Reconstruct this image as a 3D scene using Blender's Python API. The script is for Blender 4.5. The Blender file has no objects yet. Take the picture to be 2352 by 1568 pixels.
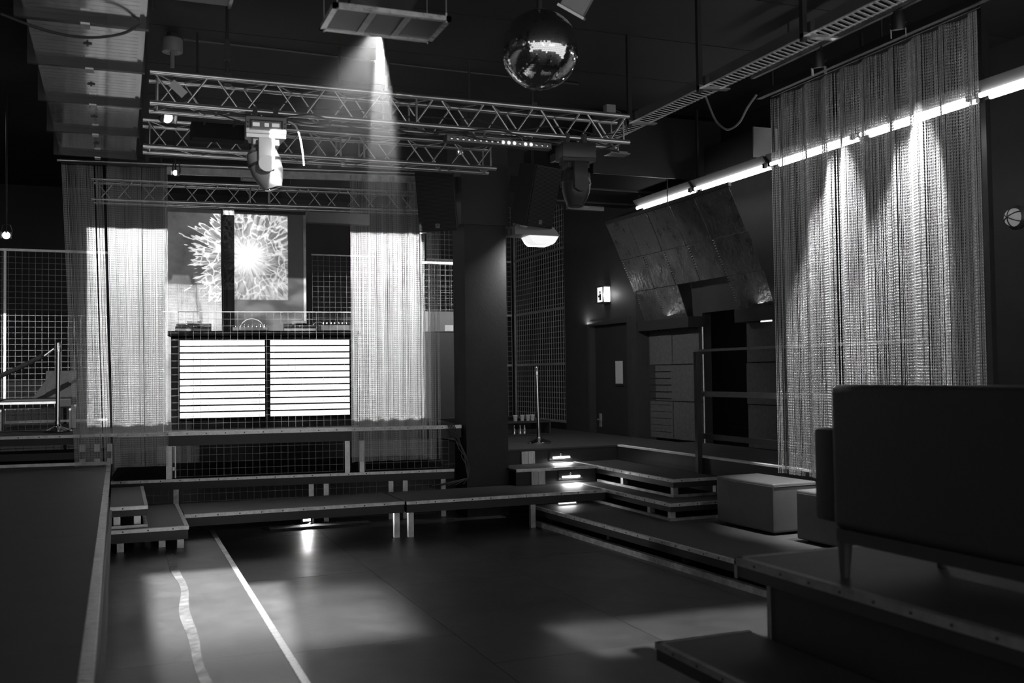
import bpy, bmesh, math, random
import numpy as np
from mathutils import Vector, Matrix, Euler

random.seed(7)
RNG = np.random.default_rng(11)
scene = bpy.context.scene
COL = scene.collection
R = math.radians

# ------------------------------------------------------------------ camera
cam_data = bpy.data.cameras.new('camera')
cam_data.sensor_width = 36.0
cam_data.lens = 36.0 * 2287.0 / 2352.0
cam_data.clip_start = 0.05
cam = bpy.data.objects.new('camera', cam_data)
COL.objects.link(cam)
_y, _p, _r = R(21.6), R(1.85), R(0.75)
_N = Vector((math.sin(_y) * math.cos(_p), math.cos(_y) * math.cos(_p), math.sin(_p)))
_R0 = Vector((math.cos(_y), -math.sin(_y), 0))
_U0 = _R0.cross(_N)
_U = _U0 * math.cos(_r) + _R0 * math.sin(_r)
_X = _R0 * math.cos(_r) - _U0 * math.sin(_r)
_m = Matrix((_X, _U, -_N)).transposed().to_4x4()
_m.translation = (0, 0, 1.8)
cam.matrix_world = _m
scene.camera = cam
cam_data.dof.use_dof = True
cam_data.dof.focus_distance = 12.0
cam_data.dof.aperture_fstop = 2.0

# ------------------------------------------------------------------ world, exposure
scene.view_settings.view_transform = 'Standard'
scene.view_settings.look = 'None'
scene.view_settings.gamma = 1.0
scene.view_settings.use_curve_mapping = False
scene.view_settings.exposure = 0.0
scene.cycles.use_denoising = True
scene.cycles.max_bounces = 6
scene.cycles.volume_bounces = 0
scene.cycles.sample_clamp_indirect = 4.0
world = bpy.data.worlds.new('club_ambience')
scene.world = world
world.use_nodes = True
world.node_tree.nodes['Background'].inputs[0].default_value = (1, 1, 1, 1)
world.node_tree.nodes['Background'].inputs[1].default_value = 1.0


def node(nt, kind, **inp):
    n = nt.nodes.new(kind)
    for k, v in inp.items():
        n.inputs[int(k[1:]) if k[0] == 'i' and k[1:].isdigit() else k].default_value = v
    return n


def mnode(nt, op, a, b=None, c=None, clamp=False):
    n = nt.nodes.new('ShaderNodeMath')
    n.operation = op
    n.use_clamp = clamp
    for i, s in enumerate((a, b, c)):
        if s is None:
            continue
        if isinstance(s, (int, float)):
            n.inputs[i].default_value = s
        else:
            nt.links.new(s, n.inputs[i])
    return n.outputs[0]


def smooth(nt, v, lo, hi, a=0.0, b=1.0):
    n = nt.nodes.new('ShaderNodeMapRange')
    n.interpolation_type = 'SMOOTHSTEP'
    nt.links.new(v, n.inputs[0])
    for i, s in ((1, lo), (2, hi), (3, a), (4, b)):
        n.inputs[i].default_value = s
    return n.outputs[0]


def aim(o, target):
    d = Vector(target) - o.location
    o.rotation_euler = d.to_track_quat('-Z', 'Y').to_euler()


def local_tan(o, p):
    q = o.rotation_euler.to_matrix().inverted() @ (Vector(p) - o.location)
    return q.x / -q.z, q.y / -q.z


def gobo_spot(name, loc, target, power, corners, soft=0.004, size=70, radius=0.01, picture=None):
    """A framed lamp (projector or masked bare spot): light only inside the frame that its lens throws."""
    ld = bpy.data.lights.new(name, 'SPOT')
    ld.energy = power
    ld.spot_size = R(size)
    ld.spot_blend = 0.0
    ld.shadow_soft_size = radius
    o = bpy.data.objects.new(name, ld)
    COL.objects.link(o)
    o.location = loc
    aim(o, target)
    pts = [local_tan(o, c) for c in corners]
    x0, x1 = min(p[0] for p in pts), max(p[0] for p in pts)
    y0, y1 = min(p[1] for p in pts), max(p[1] for p in pts)
    ld.use_nodes = True
    nt = ld.node_tree
    em = [n for n in nt.nodes if n.type == 'EMISSION'][0]
    tc = nt.nodes.new('ShaderNodeTexCoord')
    sp = nt.nodes.new('ShaderNodeSeparateXYZ')
    nt.links.new(tc.outputs['Normal'], sp.inputs[0])
    az = mnode(nt, 'ABSOLUTE', sp.outputs[2])
    tx = mnode(nt, 'DIVIDE', sp.outputs[0], az)
    ty = mnode(nt, 'DIVIDE', sp.outputs[1], az)
    m = smooth(nt, tx, x0 - soft, x0 + soft)
    m = mnode(nt, 'MULTIPLY', m, smooth(nt, tx, x1 - soft, x1 + soft, 1.0, 0.0))
    m = mnode(nt, 'MULTIPLY', m, smooth(nt, ty, y0 - soft, y0 + soft))
    m = mnode(nt, 'MULTIPLY', m, smooth(nt, ty, y1 - soft, y1 + soft, 1.0, 0.0))
    if picture:
        u = mnode(nt, 'DIVIDE', mnode(nt, 'SUBTRACT', tx, x0), x1 - x0)
        v = mnode(nt, 'DIVIDE', mnode(nt, 'SUBTRACT', ty, y0), y1 - y0)
        m = mnode(nt, 'MULTIPLY', m, picture(nt, u, v))
    nt.links.new(m, em.inputs['Strength'])
    return o


def spot(name, loc, target, power, size=40, blend=0.6, radius=0.04):
    ld = bpy.data.lights.new(name, 'SPOT')
    ld.energy = power
    ld.spot_size = R(size)
    ld.spot_blend = blend
    ld.shadow_soft_size = radius
    o = bpy.data.objects.new(name, ld)
    COL.objects.link(o)
    o.location = loc
    aim(o, target)
    return o


def point(name, loc, power, radius=0.03):
    ld = bpy.data.lights.new(name, 'POINT')
    ld.energy = power
    ld.shadow_soft_size = radius
    o = bpy.data.objects.new(name, ld)
    COL.objects.link(o)
    o.location = loc
    return o


def area(name, loc, target, power, sx, sy):
    ld = bpy.data.lights.new(name, 'AREA')
    ld.shape = 'RECTANGLE'
    ld.size = sx
    ld.size_y = sy
    ld.energy = power
    o = bpy.data.objects.new(name, ld)
    COL.objects.link(o)
    o.location = loc
    aim(o, target)
    return o


def picture_sides(nt, u, v):
    """the big projector's frame: white wings, a grey middle with a few darker bars"""
    wob = node(nt, 'ShaderNodeTexNoise', Scale=9.0, Detail=2.0)
    cmb = nt.nodes.new('ShaderNodeCombineXYZ')
    nt.links.new(u, cmb.inputs[0]); nt.links.new(v, cmb.inputs[1])
    nt.links.new(cmb.outputs[0], wob.inputs['Vector'])
    a = smooth(nt, u, 0.22, 0.235, 0.033, 0.36)
    b = smooth(nt, u, 0.765, 0.78, 0.0, 1.0)
    m = mnode(nt, 'MAXIMUM', a, b)
    w = smooth(nt, wob.outputs[0], 0.42, 0.60, 0.35, 1.0)
    mid = mnode(nt, 'MULTIPLY', m, w)
    sides = mnode(nt, 'MAXIMUM', smooth(nt, u, 0.22, 0.235, 0.033, 0.0), b)
    k = mnode(nt, 'MAXIMUM', sides, mid)
    return k


def picture_flower(nt, u, v):
    """X-ray like white bloom: bright core, ragged petals, cell tissue"""
    cmb = nt.nodes.new('ShaderNodeCombineXYZ')
    nt.links.new(mnode(nt, 'MULTIPLY', u, 1.32), cmb.inputs[0])
    nt.links.new(v, cmb.inputs[1])
    vor = nt.nodes.new('ShaderNodeTexVoronoi')
    vor.feature = 'DISTANCE_TO_EDGE'
    vor.inputs['Scale'].default_value = 9.5
    nz = node(nt, 'ShaderNodeTexNoise', Scale=4.0, Detail=3.0)
    nt.links.new(cmb.outputs[0], nz.inputs['Vector'])
    add = nt.nodes.new('ShaderNodeVectorMath'); add.operation = 'MULTIPLY_ADD'
    nt.links.new(nz.outputs['Color'], add.inputs[0])
    add.inputs[1].default_value = (0.30, 0.30, 0)
    nt.links.new(cmb.outputs[0], add.inputs[2])
    nt.links.new(add.outputs[0], vor.inputs['Vector'])
    dx = mnode(nt, 'SUBTRACT', mnode(nt, 'MULTIPLY', u, 1.32), 0.86)
    dy = mnode(nt, 'SUBTRACT', v, 0.50)
    ang = mnode(nt, 'ARCTAN2', dy, dx)
    r = mnode(nt, 'SQRT', mnode(nt, 'ADD', mnode(nt, 'MULTIPLY', dx, dx), mnode(nt, 'MULTIPLY', dy, dy)))
    # ragged petals: the rim of the bloom wobbles with the angle
    an = nt.nodes.new('ShaderNodeCombineXYZ')
    nt.links.new(mnode(nt, 'MULTIPLY', mnode(nt, 'COSINE', ang), 2.6), an.inputs[0])
    nt.links.new(mnode(nt, 'MULTIPLY', mnode(nt, 'SINE', ang), 2.6), an.inputs[1])
    nt.links.new(mnode(nt, 'MULTIPLY', r, 0.9), an.inputs[2])
    ray = node(nt, 'ShaderNodeTexNoise', Scale=5.0, Detail=2.0)
    nt.links.new(an.outputs[0], ray.inputs['Vector'])
    rr = mnode(nt, 'ADD', r, mnode(nt, 'MULTIPLY', mnode(nt, 'SUBTRACT', ray.outputs[0], 0.5), 0.85))
    inside = smooth(nt, rr, 0.54, 0.60, 1.0, 0.0)
    rim = mnode(nt, 'MULTIPLY', smooth(nt, rr, 0.46, 0.57), smooth(nt, rr, 0.57, 0.60, 1.0, 0.0))
    core = smooth(nt, mnode(nt, 'ADD', r, mnode(nt, 'MULTIPLY', ray.outputs[0], 0.42)), 0.30, 0.56, 1.0, 0.0)
    lines = smooth(nt, vor.outputs['Distance'], 0.0, 0.10, 1.0, 0.10)
    fib = smooth(nt, ray.outputs[0], 0.42, 0.62, 0.12, 0.75)
    right = smooth(nt, u, 0.50, 0.62)
    tissue = mnode(nt, 'MULTIPLY', mnode(nt, 'MAXIMUM', inside, right),
                   mnode(nt, 'ADD', mnode(nt, 'MULTIPLY', lines, 0.6), mnode(nt, 'MULTIPLY', fib, 0.5)))
    k = mnode(nt, 'MAXIMUM', core, mnode(nt, 'MAXIMUM', tissue, mnode(nt, 'MULTIPLY', rim, 0.7)))
    return mnode(nt, 'ADD', mnode(nt, 'MULTIPLY', k, 1.0), 0.055)


def picture_fade(nt, u, v):
    """a half-closed shutter: the pool fades towards its near end"""
    return mnode(nt, 'ADD', smooth(nt, v, 0.15, 1.0, 0.0, 0.9), 0.08)


# unseen area lamps added behind the photographer: front fill and mirror-ball reflections
area('front_fill_light', (0.6, -3.4, 3.6), (1.2, 8, 1.6), 9, 2.4, 1.0)
area('front_fill_light', (4.4, -3.4, 3.6), (4.2, 8, 1.6), 7, 2.4, 1.0)
# dim fill lamps added to lift blacks behind the stage and in the passage
area('dim_fill_light', (1.5, 17.2, 5.1), (1.5, 16.8, 0), 16, 3.0, 1.0)
area('dim_fill_light', (-2.5, 14.0, 5.1), (-2.5, 14.5, 0), 10, 1.5, 1.5)
area('dim_fill_light', (8.1, 10.5, 5.1), (8.1, 10.5, 0), 8, 0.6, 2.0)
# the big projector over the dance floor: throws a 16:9 frame on the chain curtains of the stage
gobo_spot('projector_light', (1.537, 6.094, 4.02), (1.537 + 0.1253 * 6, 6.094 + 0.9921 * 6, 4.02), 7000,
          [(-0.33, 12.45, 3.56), (-0.33, 12.45, 1.27), (3.57, 12.0, 3.56), (3.57, 12.0, 1.27)],
          soft=0.003, size=110, radius=0.006, picture=picture_sides)
# added unseen spot fills the left wing of that frame, past the moving head
gobo_spot('left_wing_fill_light', (-1.05, 7.6, 4.12), (-1.05 + 0.1253 * 6, 7.6 + 0.9921 * 6, 4.12), 3900,
          [(-0.33, 12.45, 3.55), (-0.33, 12.45, 1.28), (0.60, 12.38, 3.55), (0.60, 12.38, 1.28)], soft=0.003, size=110, radius=0.006)
# the small projector over the stage: the bloom on the wall behind the decks
gobo_spot('bloom_projector_light', (1.60, 13.37, 4.40), (1.60, 15.5, 4.40), 640,
          [(0.70, 15.5, 4.27), (0.70, 15.5, 2.96), (2.44, 15.5, 4.27), (2.44, 15.5, 2.96)],
          soft=0.003, radius=0.004, size=110, picture=picture_flower)
# unseen bare spots, added for the framed pools on floor and left wire screen
gobo_spot('floor_pool_light', (0.35, 2.8, 5.0), (0.6, 8.0, 0.19), 27000,
          [(0.23, 8.72, 0.19), (0.92, 8.72, 0.19), (0.23, 5.2, 0.19), (0.92, 5.2, 0.19)], soft=0.012, radius=0.03, picture=picture_fade)
gobo_spot('floor_pool_light', (1.2, 2.4, 5.0), (1.5, 7.6, 0), 10000,
          [(1.12, 8.5, 0), (1.92, 8.5, 0), (1.12, 6.8, 0), (1.92, 6.8, 0)], soft=0.03, radius=0.05)
gobo_spot('floor_pool_light', (3.4, 0.2, 5.0), (3.7, 6.0, 0), 7000,
          [(2.85, 6.45, 0), (4.6, 6.45, 0), (2.85, 5.72, 0), (4.6, 5.72, 0)], soft=0.012, radius=0.05)
gobo_spot('screen_pool_light', (-2.6, 6.0, 4.6), (-2.6, 15.0, 4.6), 2600,
          [(-2.2, 15, 2.69), (-0.1, 15, 2.69), (-2.2, 15, 1.05), (-0.1, 15, 1.05)], soft=0.002, size=90, radius=0.006)


# ------------------------------------------------------------------ materials
def mat(name, col, rough=0.5, metal=0.0, vary=0.0, scale=6.0, bump=0.0, bscale=60.0, stretch=None, spec=0.5, rvary=0.0):
    m = bpy.data.materials.new(name)
    m.use_nodes = True
    nt = m.node_tree
    b = nt.nodes['Principled BSDF']
    b.inputs['Base Color'].default_value = (col, col, col, 1)
    b.inputs['Roughness'].default_value = rough
    b.inputs['Metallic'].default_value = metal
    b.inputs['Specular IOR Level'].default_value = spec
    tc = nt.nodes.new('ShaderNodeTexCoord')
    src = tc.outputs['Object']
    if stretch:
        mp = nt.nodes.new('ShaderNodeMapping')
        mp.inputs['Scale'].default_value = stretch
        nt.links.new(src, mp.inputs[0])
        src = mp.outputs[0]
    if vary or rvary:
        n = node(nt, 'ShaderNodeTexNoise', Scale=scale, Detail=5.0, Roughness=0.65)
        nt.links.new(src, n.inputs['Vector'])
        if vary:
            mr = nt.nodes.new('ShaderNodeMapRange')
            nt.links.new(n.outputs[0], mr.inputs[0])
            for i, s in ((1, 0.3), (2, 0.7), (3, col * (1 - vary)), (4, col * (1 + vary))):
                mr.inputs[i].default_value = s
            nt.links.new(mr.outputs[0], b.inputs['Base Color'])
        if rvary:
            mr = nt.nodes.new('ShaderNodeMapRange')
            nt.links.new(n.outputs[0], mr.inputs[0])
            for i, s in ((1, 0.3), (2, 0.7), (3, max(0.02, rough - rvary)), (4, rough + rvary)):
                mr.inputs[i].default_value = s
            nt.links.new(mr.outputs[0], b.inputs['Roughness'])
    if bump:
        n = node(nt, 'ShaderNodeTexNoise', Scale=bscale, Detail=4.0)
        nt.links.new(src, n.inputs['Vector'])
        bp = node(nt, 'ShaderNodeBump', Strength=bump, Distance=0.02)
        nt.links.new(n.outputs[0], bp.inputs['Height'])
        nt.links.new(bp.outputs[0], b.inputs['Normal'])
    return m


def emit(name, strength, col=1.0, base=0.8):
    m = bpy.data.materials.new(name)
    m.use_nodes = True
    b = m.node_tree.nodes['Principled BSDF']
    b.inputs['Base Color'].default_value = (base, base, base, 1)
    b.inputs['Emission Color'].default_value = (col, col, col, 1)
    b.inputs['Emission Strength'].default_value = strength
    return m


M = dict(
    floor=mat('dance_floor_sheet', 0.045, 0.42, vary=0.35, scale=1.3, bump=0.05, bscale=25, rvary=0.10),
    deck=mat('deck_board_black', 0.036, 0.55, vary=0.2, scale=3, bump=0.04, bscale=80),
    frame=mat('deck_frame_black', 0.018, 0.5, vary=0.2),
    alu=mat('worn_aluminium', 0.55, 0.42, 0.85, vary=0.3, scale=9, rvary=0.12),
    alu_edge=mat('scratched_edge_trim', 0.62, 0.45, 0.7, vary=0.35, scale=14, rvary=0.15),
    truss=mat('truss_aluminium', 0.70, 0.27, 0.9, vary=0.15, scale=12),
    chain=mat('chain_aluminium', 0.80, 0.27, 0.60),
    drape=mat('black_drape', 0.004, 0.9, spec=0.1),
    steel=mat('sheet_steel_duct', 0.88, 0.11, 0.95, vary=0.06, scale=5, rvary=0.03),
    zinc=mat('zinc_wire', 0.50, 0.4, 0.7),
    wire=mat('dull_wire', 0.20, 0.5, 0.5),
    dulltrim=mat('dull_edge_trim', 0.17, 0.5, 0.3, vary=0.3, scale=12),
    bright=mat('bright_edge_trim', 0.85, 0.30, 0.85, vary=0.2, scale=9, stretch=(1, 6, 1), rvary=0.08),
    black=mat('matt_black', 0.015, 0.55, vary=0.15),
    blackmetal=mat('black_powder_coat', 0.025, 0.4, 0.0, vary=0.1),
    plastic=mat('black_plastic', 0.028, 0.35),
    greyplastic=mat('grey_plastic', 0.30, 0.42, vary=0.05),
    wall=mat('dark_painted_wall', 0.019, 0.7, vary=0.25, scale=2.5, bump=0.08, bscale=30),
    ceiling=mat('black_ceiling', 0.022, 0.75, vary=0.2, scale=1.0),
    concrete=mat('raw_concrete', 0.45, 0.8, vary=0.45, scale=1.6, bump=0.15, bscale=14),
    canvas=mat('grey_screen_board', 0.30, 0.6, vary=0.08, scale=3),
    cork=mat('acoustic_board', 0.065, 0.85, vary=0.25, scale=18, bump=0.3, bscale=90),
    vault=mat('beaten_metal_sheet', 0.15, 0.34, 0.7, vary=0.25, scale=5, bump=1.0, bscale=16, rvary=0.10),
    leather=mat('grey_leatherette', 0.075, 0.5, vary=0.12, bump=0.03, bscale=60),
    couch=mat('black_leatherette', 0.012, 0.55, bump=0.1, bscale=40),
    wood=mat('pale_timber', 0.50, 0.65, vary=0.3, scale=5, stretch=(9, 9, 0.8)),
    white=mat('white_paint', 0.65, 0.5),
    tape=mat('gaffer_tape', 0.10, 0.45, vary=0.5, scale=9, bump=0.5, bscale=14),
    strip=mat('white_edge_tape', 0.75, 0.5, vary=0.2, scale=6),
    mirror=mat('mirror_tile', 0.85, 0.05, 1.0),
    core=mat('mirror_ball_core', 0.02, 0.5),
    cable=mat('black_cable', 0.03, 0.5),
    paper=mat('paper_note', 0.62, 0.8),
    tube=emit('fluorescent_tube', 9.0),
    led=emit('led_strip', 0.95),
    lampglass=emit('lamp_glass', 2.2),
    lampdim=emit('lamp_glass_dim', 0.85),
    lampface=emit('flood_light_glass', 6.0),
    display=emit('lit_display', 0.35),
    lampfaint=emit('faint_lamp_glass', 0.16, base=0.03),
    dullgrey=mat('dull_grey_enamel', 0.13, 0.5),
    batten=mat('dirty_batten', 0.05, 0.6),
    chrome=mat('polished_chrome', 0.75, 0.14, 1.0),
    rope=mat('velvet_rope', 0.006, 0.9),
)


# ------------------------------------------------------------------ mesh helpers
class MB:
    def __init__(self):
        self.v, self.f = [], []

    def add(self, vs, fs, T=None):
        k = len(self.v)
        if T is not None:
            vs = [T @ Vector(p) for p in vs]
        self.v += [tuple(p) for p in vs]
        self.f += [tuple(i + k for i in q) for q in fs]
        return self

    def box(self, x0, x1, y0, y1, z0, z1, T=None):
        vs = [(x0, y0, z0), (x1, y0, z0), (x1, y1, z0), (x0, y1, z0), (x0, y0, z1), (x1, y0, z1), (x1, y1, z1), (x0, y1, z1)]
        return self.add(vs, [(0, 3, 2, 1), (4, 5, 6, 7), (0, 1, 5, 4), (1, 2, 6, 5), (2, 3, 7, 6), (3, 0, 4, 7)], T)

    def tube(self, p, q, r, n=8, r2=None, T=None):
        p, q = Vector(p), Vector(q)
        r2 = r if r2 is None else r2
        d = (q - p).normalized()
        a = d.orthogonal().normalized()
        b = d.cross(a)
        vs = []
        for c, rad in ((p, r), (q, r2)):
            for i in range(n):
                t = 2 * math.pi * i / n
                vs.append(c + (a * math.cos(t) + b * math.sin(t)) * rad)
        fs = [(i, (i + 1) % n, n + (i + 1) % n, n + i) for i in range(n)]
        fs += [tuple(range(n - 1, -1, -1)), tuple(range(n, 2 * n))]
        return self.add(vs, fs, T)

    def path(self, pts, r, n=6, T=None):
        pts = [Vector(p) for p in pts]
        vs, fs = [], []
        prev = None
        for i, p in enumerate(pts):
            d = (pts[min(i + 1, len(pts) - 1)] - pts[max(i - 1, 0)]).normalized()
            if prev is None:
                a = d.orthogonal().normalized()
            else:
                a = (prev - d * prev.dot(d)).normalized()
            prev = a
            b = d.cross(a)
            for j in range(n):
                t = 2 * math.pi * j / n
                vs.append(p + (a * math.cos(t) + b * math.sin(t)) * r)
        for i in range(len(pts) - 1):
            for j in range(n):
                fs.append((i * n + j, i * n + (j + 1) % n, (i + 1) * n + (j + 1) % n, (i + 1) * n + j))
        fs += [tuple(range(n - 1, -1, -1)), tuple(range((len(pts) - 1) * n, len(pts) * n))]
        return self.add(vs, fs, T)

    def lathe(self, prof, n=24, T=None):
        vs, fs = [], []
        for r, z in prof:
            for i in range(n):
                t = 2 * math.pi * i / n
                vs.append((r * math.cos(t), r * math.sin(t), z))
        for k in range(len(prof) - 1):
            for i in range(n):
                fs.append((k * n + i, k * n + (i + 1) % n, (k + 1) * n + (i + 1) % n, (k + 1) * n + i))
        fs += [tuple(range(n - 1, -1, -1)), tuple(range((len(prof) - 1) * n, len(prof) * n))]
        return self.add(vs, fs, T)

    def prism(self, poly, z0, z1, T=None):
        n = len(poly)
        vs = [(x, y, z0) for x, y in poly] + [(x, y, z1) for x, y in poly]
        fs = [tuple(range(n - 1, -1, -1)), tuple(range(n, 2 * n))]
        fs += [(i, (i + 1) % n, n + (i + 1) % n, n + i) for i in range(n)]
        return self.add(vs, fs, T)

    def mesh(self, name):
        me = bpy.data.meshes.new(name)
        me.from_pydata(self.v, [], self.f)
        me.update()
        return me

    def build(self, name, material, parent=None, smooth=False, bevel=0.0, kind=None, seg=2):
        me = self.mesh(name)
        bm = bmesh.new()
        bm.from_mesh(me)
        bmesh.ops.recalc_face_normals(bm, faces=bm.faces)
        if bevel:
            bmesh.ops.bevel(bm, geom=list(bm.edges), offset=bevel, segments=seg, profile=0.6, affect='EDGES')
        bm.to_mesh(me)
        bm.free()
        me.materials.append(M[material] if isinstance(material, str) else material)
        if smooth:
            me.polygons.foreach_set('use_smooth', [True] * len(me.polygons))
            try:
                me.set_sharp_from_angle(angle=R(40))
            except Exception:
                pass
        o = bpy.data.objects.new(name, me)
        COL.objects.link(o)
        if parent is not None:
            o.parent = parent
        if kind:
            o['kind'] = kind
        return o


def tag(o, label, cat, group=None, kind=None):
    o['label'] = label
    o['category'] = cat
    if group:
        o['group'] = group
    if kind:
        o['kind'] = kind
    return o


def thing(name, label, cat, loc=(0, 0, 0), rotz=0.0, group=None, rot=None):
    o = bpy.data.objects.new(name, None)
    o.empty_display_size = 0.1
    COL.objects.link(o)
    o.location = loc
    o.rotation_euler = rot if rot else (0, 0, rotz)
    return tag(o, label, cat, group)


def struct(name, mb, material, parent=None, smooth=False, label=None):
    o = mb.build(name, material, parent, smooth)
    if parent is None:
        o['kind'] = 'structure'
        if label:
            o['label'] = label
    return o


def link_copy(name, me, parent, loc=(0, 0, 0), rot=(0, 0, 0), matrix=None, kind=None):
    o = bpy.data.objects.new(name, me)
    COL.objects.link(o)
    o.parent = parent
    if matrix is not None:
        o.matrix_local = matrix
    else:
        o.location = loc
        o.rotation_euler = rot
    if kind:
        o['kind'] = kind
    return o


def copy_tree(root, loc, label=None, rot=None):
    r = root.copy()
    COL.objects.link(r)
    r.location = loc
    if rot is not None:
        r.rotation_euler = rot
    if label:
        r['label'] = label
    for ch in list(root.children):
        c = ch.copy()
        COL.objects.link(c)
        c.parent = r
        for g in list(ch.children):
            d = g.copy()
            COL.objects.link(d)
            d.parent = c
    return r


def T(loc=(0, 0, 0), rot=(0, 0, 0)):
    return Matrix.Translation(loc) @ Euler(rot).to_matrix().to_4x4()


STAGE0 = Vector((0, 12.57, 0))
STAGE_ROT = R(-7.2)


def stage_pt(u, v, z):
    c, s = math.cos(STAGE_ROT), math.sin(STAGE_ROT)
    return (STAGE0.x + u * c - v * s, STAGE0.y + u * s + v * c, z)


def curve_pts(pts, n=6):
    pts = [Vector(p) for p in pts]
    out = []
    for i in range(len(pts) - 1):
        p0, p1, p2, p3 = pts[max(i - 1, 0)], pts[i], pts[i + 1], pts[min(i + 2, len(pts) - 1)]
        for k in range(n):
            t = k / n
            out.append(0.5 * ((2 * p1) + (p2 - p0) * t + (2 * p0 - 5 * p1 + 4 * p2 - p3) * t * t + (3 * p1 - p0 - 3 * p2 + p3) * t ** 3))
    return out + [pts[-1]]


# unit cylinder and screw meshes, shared
_uc = MB().tube((0, 0, 0), (0, 0, 1), 1.0, 8).mesh('bar')
_uc.materials.append(M['truss'])
_uc.polygons.foreach_set('use_smooth', [len(p.vertices) == 4 for p in _uc.polygons])


def bar(name, p, q, r, parent, me=_uc):
    p, q = Vector(p), Vector(q)
    d = q - p
    m = Matrix.Translation(p) @ d.to_track_quat('Z', 'Y').to_matrix().to_4x4() @ Matrix.Diagonal((r, r, d.length, 1))
    return link_copy(name, me, parent, matrix=m)


# ================================================================== THE SETTING
CEIL = 5.2
fl = struct('floor', MB().box(-6, 10, -4, 21, -0.12, -0.012), 'frame')
# sheets of the dance floor, laid with open joints
sheet_w, sheet_l = 1.22, 2.44
sx = 0.955
_sheet = {}
for i in range(0, 4):
    for j in range(0, 5):
        x0 = sx + i * sheet_w
        x1 = x0 + sheet_w - 0.004
        y0 = 1.0 + j * sheet_l + (0.0 if i % 2 else 0.75)
        key = round(x1 - x0, 4)
        if key not in _sheet:
            me = MB().box(-(x1 - x0) / 2, (x1 - x0) / 2, -sheet_l / 2, sheet_l / 2 - 0.005, -0.012, 0.0).mesh('floor_sheet')
            me.materials.append(M['floor'])
            _sheet[key] = me
        link_copy('floor_sheet', _sheet[key], fl, ((x0 + x1) / 2, y0 + sheet_l / 2, 0))

ce = struct('ceiling', MB().box(-6, 10, -4, 21, CEIL, CEIL + 0.15), 'ceiling')
# ceiling boards with open joints running across the room
_cb = MB().box(-6, 10, -0.61, 0.61, -0.02, 0.0).mesh('ceiling_board')
_cb.materials.append(M['ceiling'])
for k in range(12):
    link_copy('ceiling_board', _cb, ce, (2, 3.2 + k * 1.235, CEIL))

struct('wall_back', MB().box(-6, 10, 19.2, 19.4, 0, CEIL), 'wall')
struct('wall_left', MB().box(-5.2, -5.0, 1.0, 19.2, 0, CEIL), 'wall')

# right hand wall: door wall, niche wall
wr = MB()
wr.box(7.4, 7.6, 13.5, 13.68, 0, CEIL)
wr.box(7.4, 7.6, 15.12, 16.12, 0, CEIL)
wr.box(7.4, 7.6, 13.68, 15.12, 2.64, CEIL)
wr.box(7.62, 7.72, 13.68, 15.12, 0, 2.64)
wr.box(8.6, 8.8, 3, 13.5, 0, CEIL)
wr.box(7.6, 8.6, 13.3, 13.5, 0, CEIL)
wr.box(8.0, 8.2, 16.12, 19.2, 0, CEIL)
wr.box(7.6, 8.0, 15.92, 16.12, 0, CEIL)
wall_right = struct('wall_right', wr, 'wall')
wnl = MB()
wnl.box(7.66, 7.8, 12.05, 13.5, 0.0, CEIL)
wnl.box(7.66, 7.8, 10.2, 10.95, 0.0, CEIL)
wnl.box(7.66, 7.8, 10.95, 12.05, 2.62, CEIL)
struct('wall_niche', wnl, 'wall')

# door with frame, glazed slot and handle
dr = MB().box(7.47, 7.51, 13.74, 15.06, 0.02, 2.58).build('door_1', 'black', None)
dr['kind'] = 'structure'
dr['label'] = 'black flush door with a narrow glazed slot'
fr = MB()
fr.box(7.36, 7.5, 13.66, 13.74, 0, 2.66).box(7.36, 7.5, 15.06, 15.14, 0, 2.66).box(7.36, 7.5, 13.74, 15.06, 2.58, 2.66)
fr.build('door_frame', 'blackmetal', dr)
MB().box(7.452, 7.472, 14.02, 14.34, 1.58, 2.02).build('glazing_bead', 'black', dr)
MB().box(7.446, 7.456, 14.06, 14.30, 1.62, 1.98).build('pane', mat('dusty_wired_glass', 0.42, 0.3), dr)
hd = MB().tube((7.47, 14.9, 1.02), (7.41, 14.9, 1.02), 0.012).tube((7.41, 14.9, 1.02), (7.41, 14.78, 1.02), 0.012)
hd.box(7.455, 7.472, 14.87, 14.93, 0.90, 1.12)
hd.build('door_handle', 'alu', dr)

# panels behind the decks
bw = thing('concrete_wall_panel', 'stained raw concrete panel left of the dark post behind the turntables', 'wall panel', (0.5, 15.55, 1.0))
MB().box(0.15, 0.955, -0.02, 0.12, 0, 3.33).build('slab', 'concrete', bw)
sb = thing('screen_board', 'grey screen board right of the dark post behind the turntables', 'screen', (2.16, 15.5, 1.1))
MB().box(-0.535, 0.545, -0.02, 0.02, 0, 3.2).build('board', 'canvas', sb)
MB().box(0.51, 0.55, -0.03, -0.02, 0, 3.2).build('edge_strip', 'alu', sb)
pp = thing('wall_post', 'black post between the concrete panel and the grey screen board', 'post', (1.54, 15.35, 1.0))
MB().box(-0.08, 0.075, -0.06, 0.08, 0, 3.22).build('shaft', 'drape', pp)
MB().box(-0.08, 0.075, -0.065, 0.08, 3.22, 3.33).build('cap_box', 'white', pp)
MB().box(-0.003, 0.003, -0.068, -0.06, 3.22, 3.33).build('joint', 'black', pp)
ln = MB().box(2.72, 3.7, 15.4, 15.55, 4.18, 4.35).build('grey_lintel', 'canvas', None)
tag(ln, 'grey lintel above the dark recess right of the screen board', 'lintel')

# ================================================================== DECKS
_screw = MB().tube((0, 0, 0), (0, 0, 0.003), 0.008, 6).mesh('screw')
_screw.materials.append(M['frame'])


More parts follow.
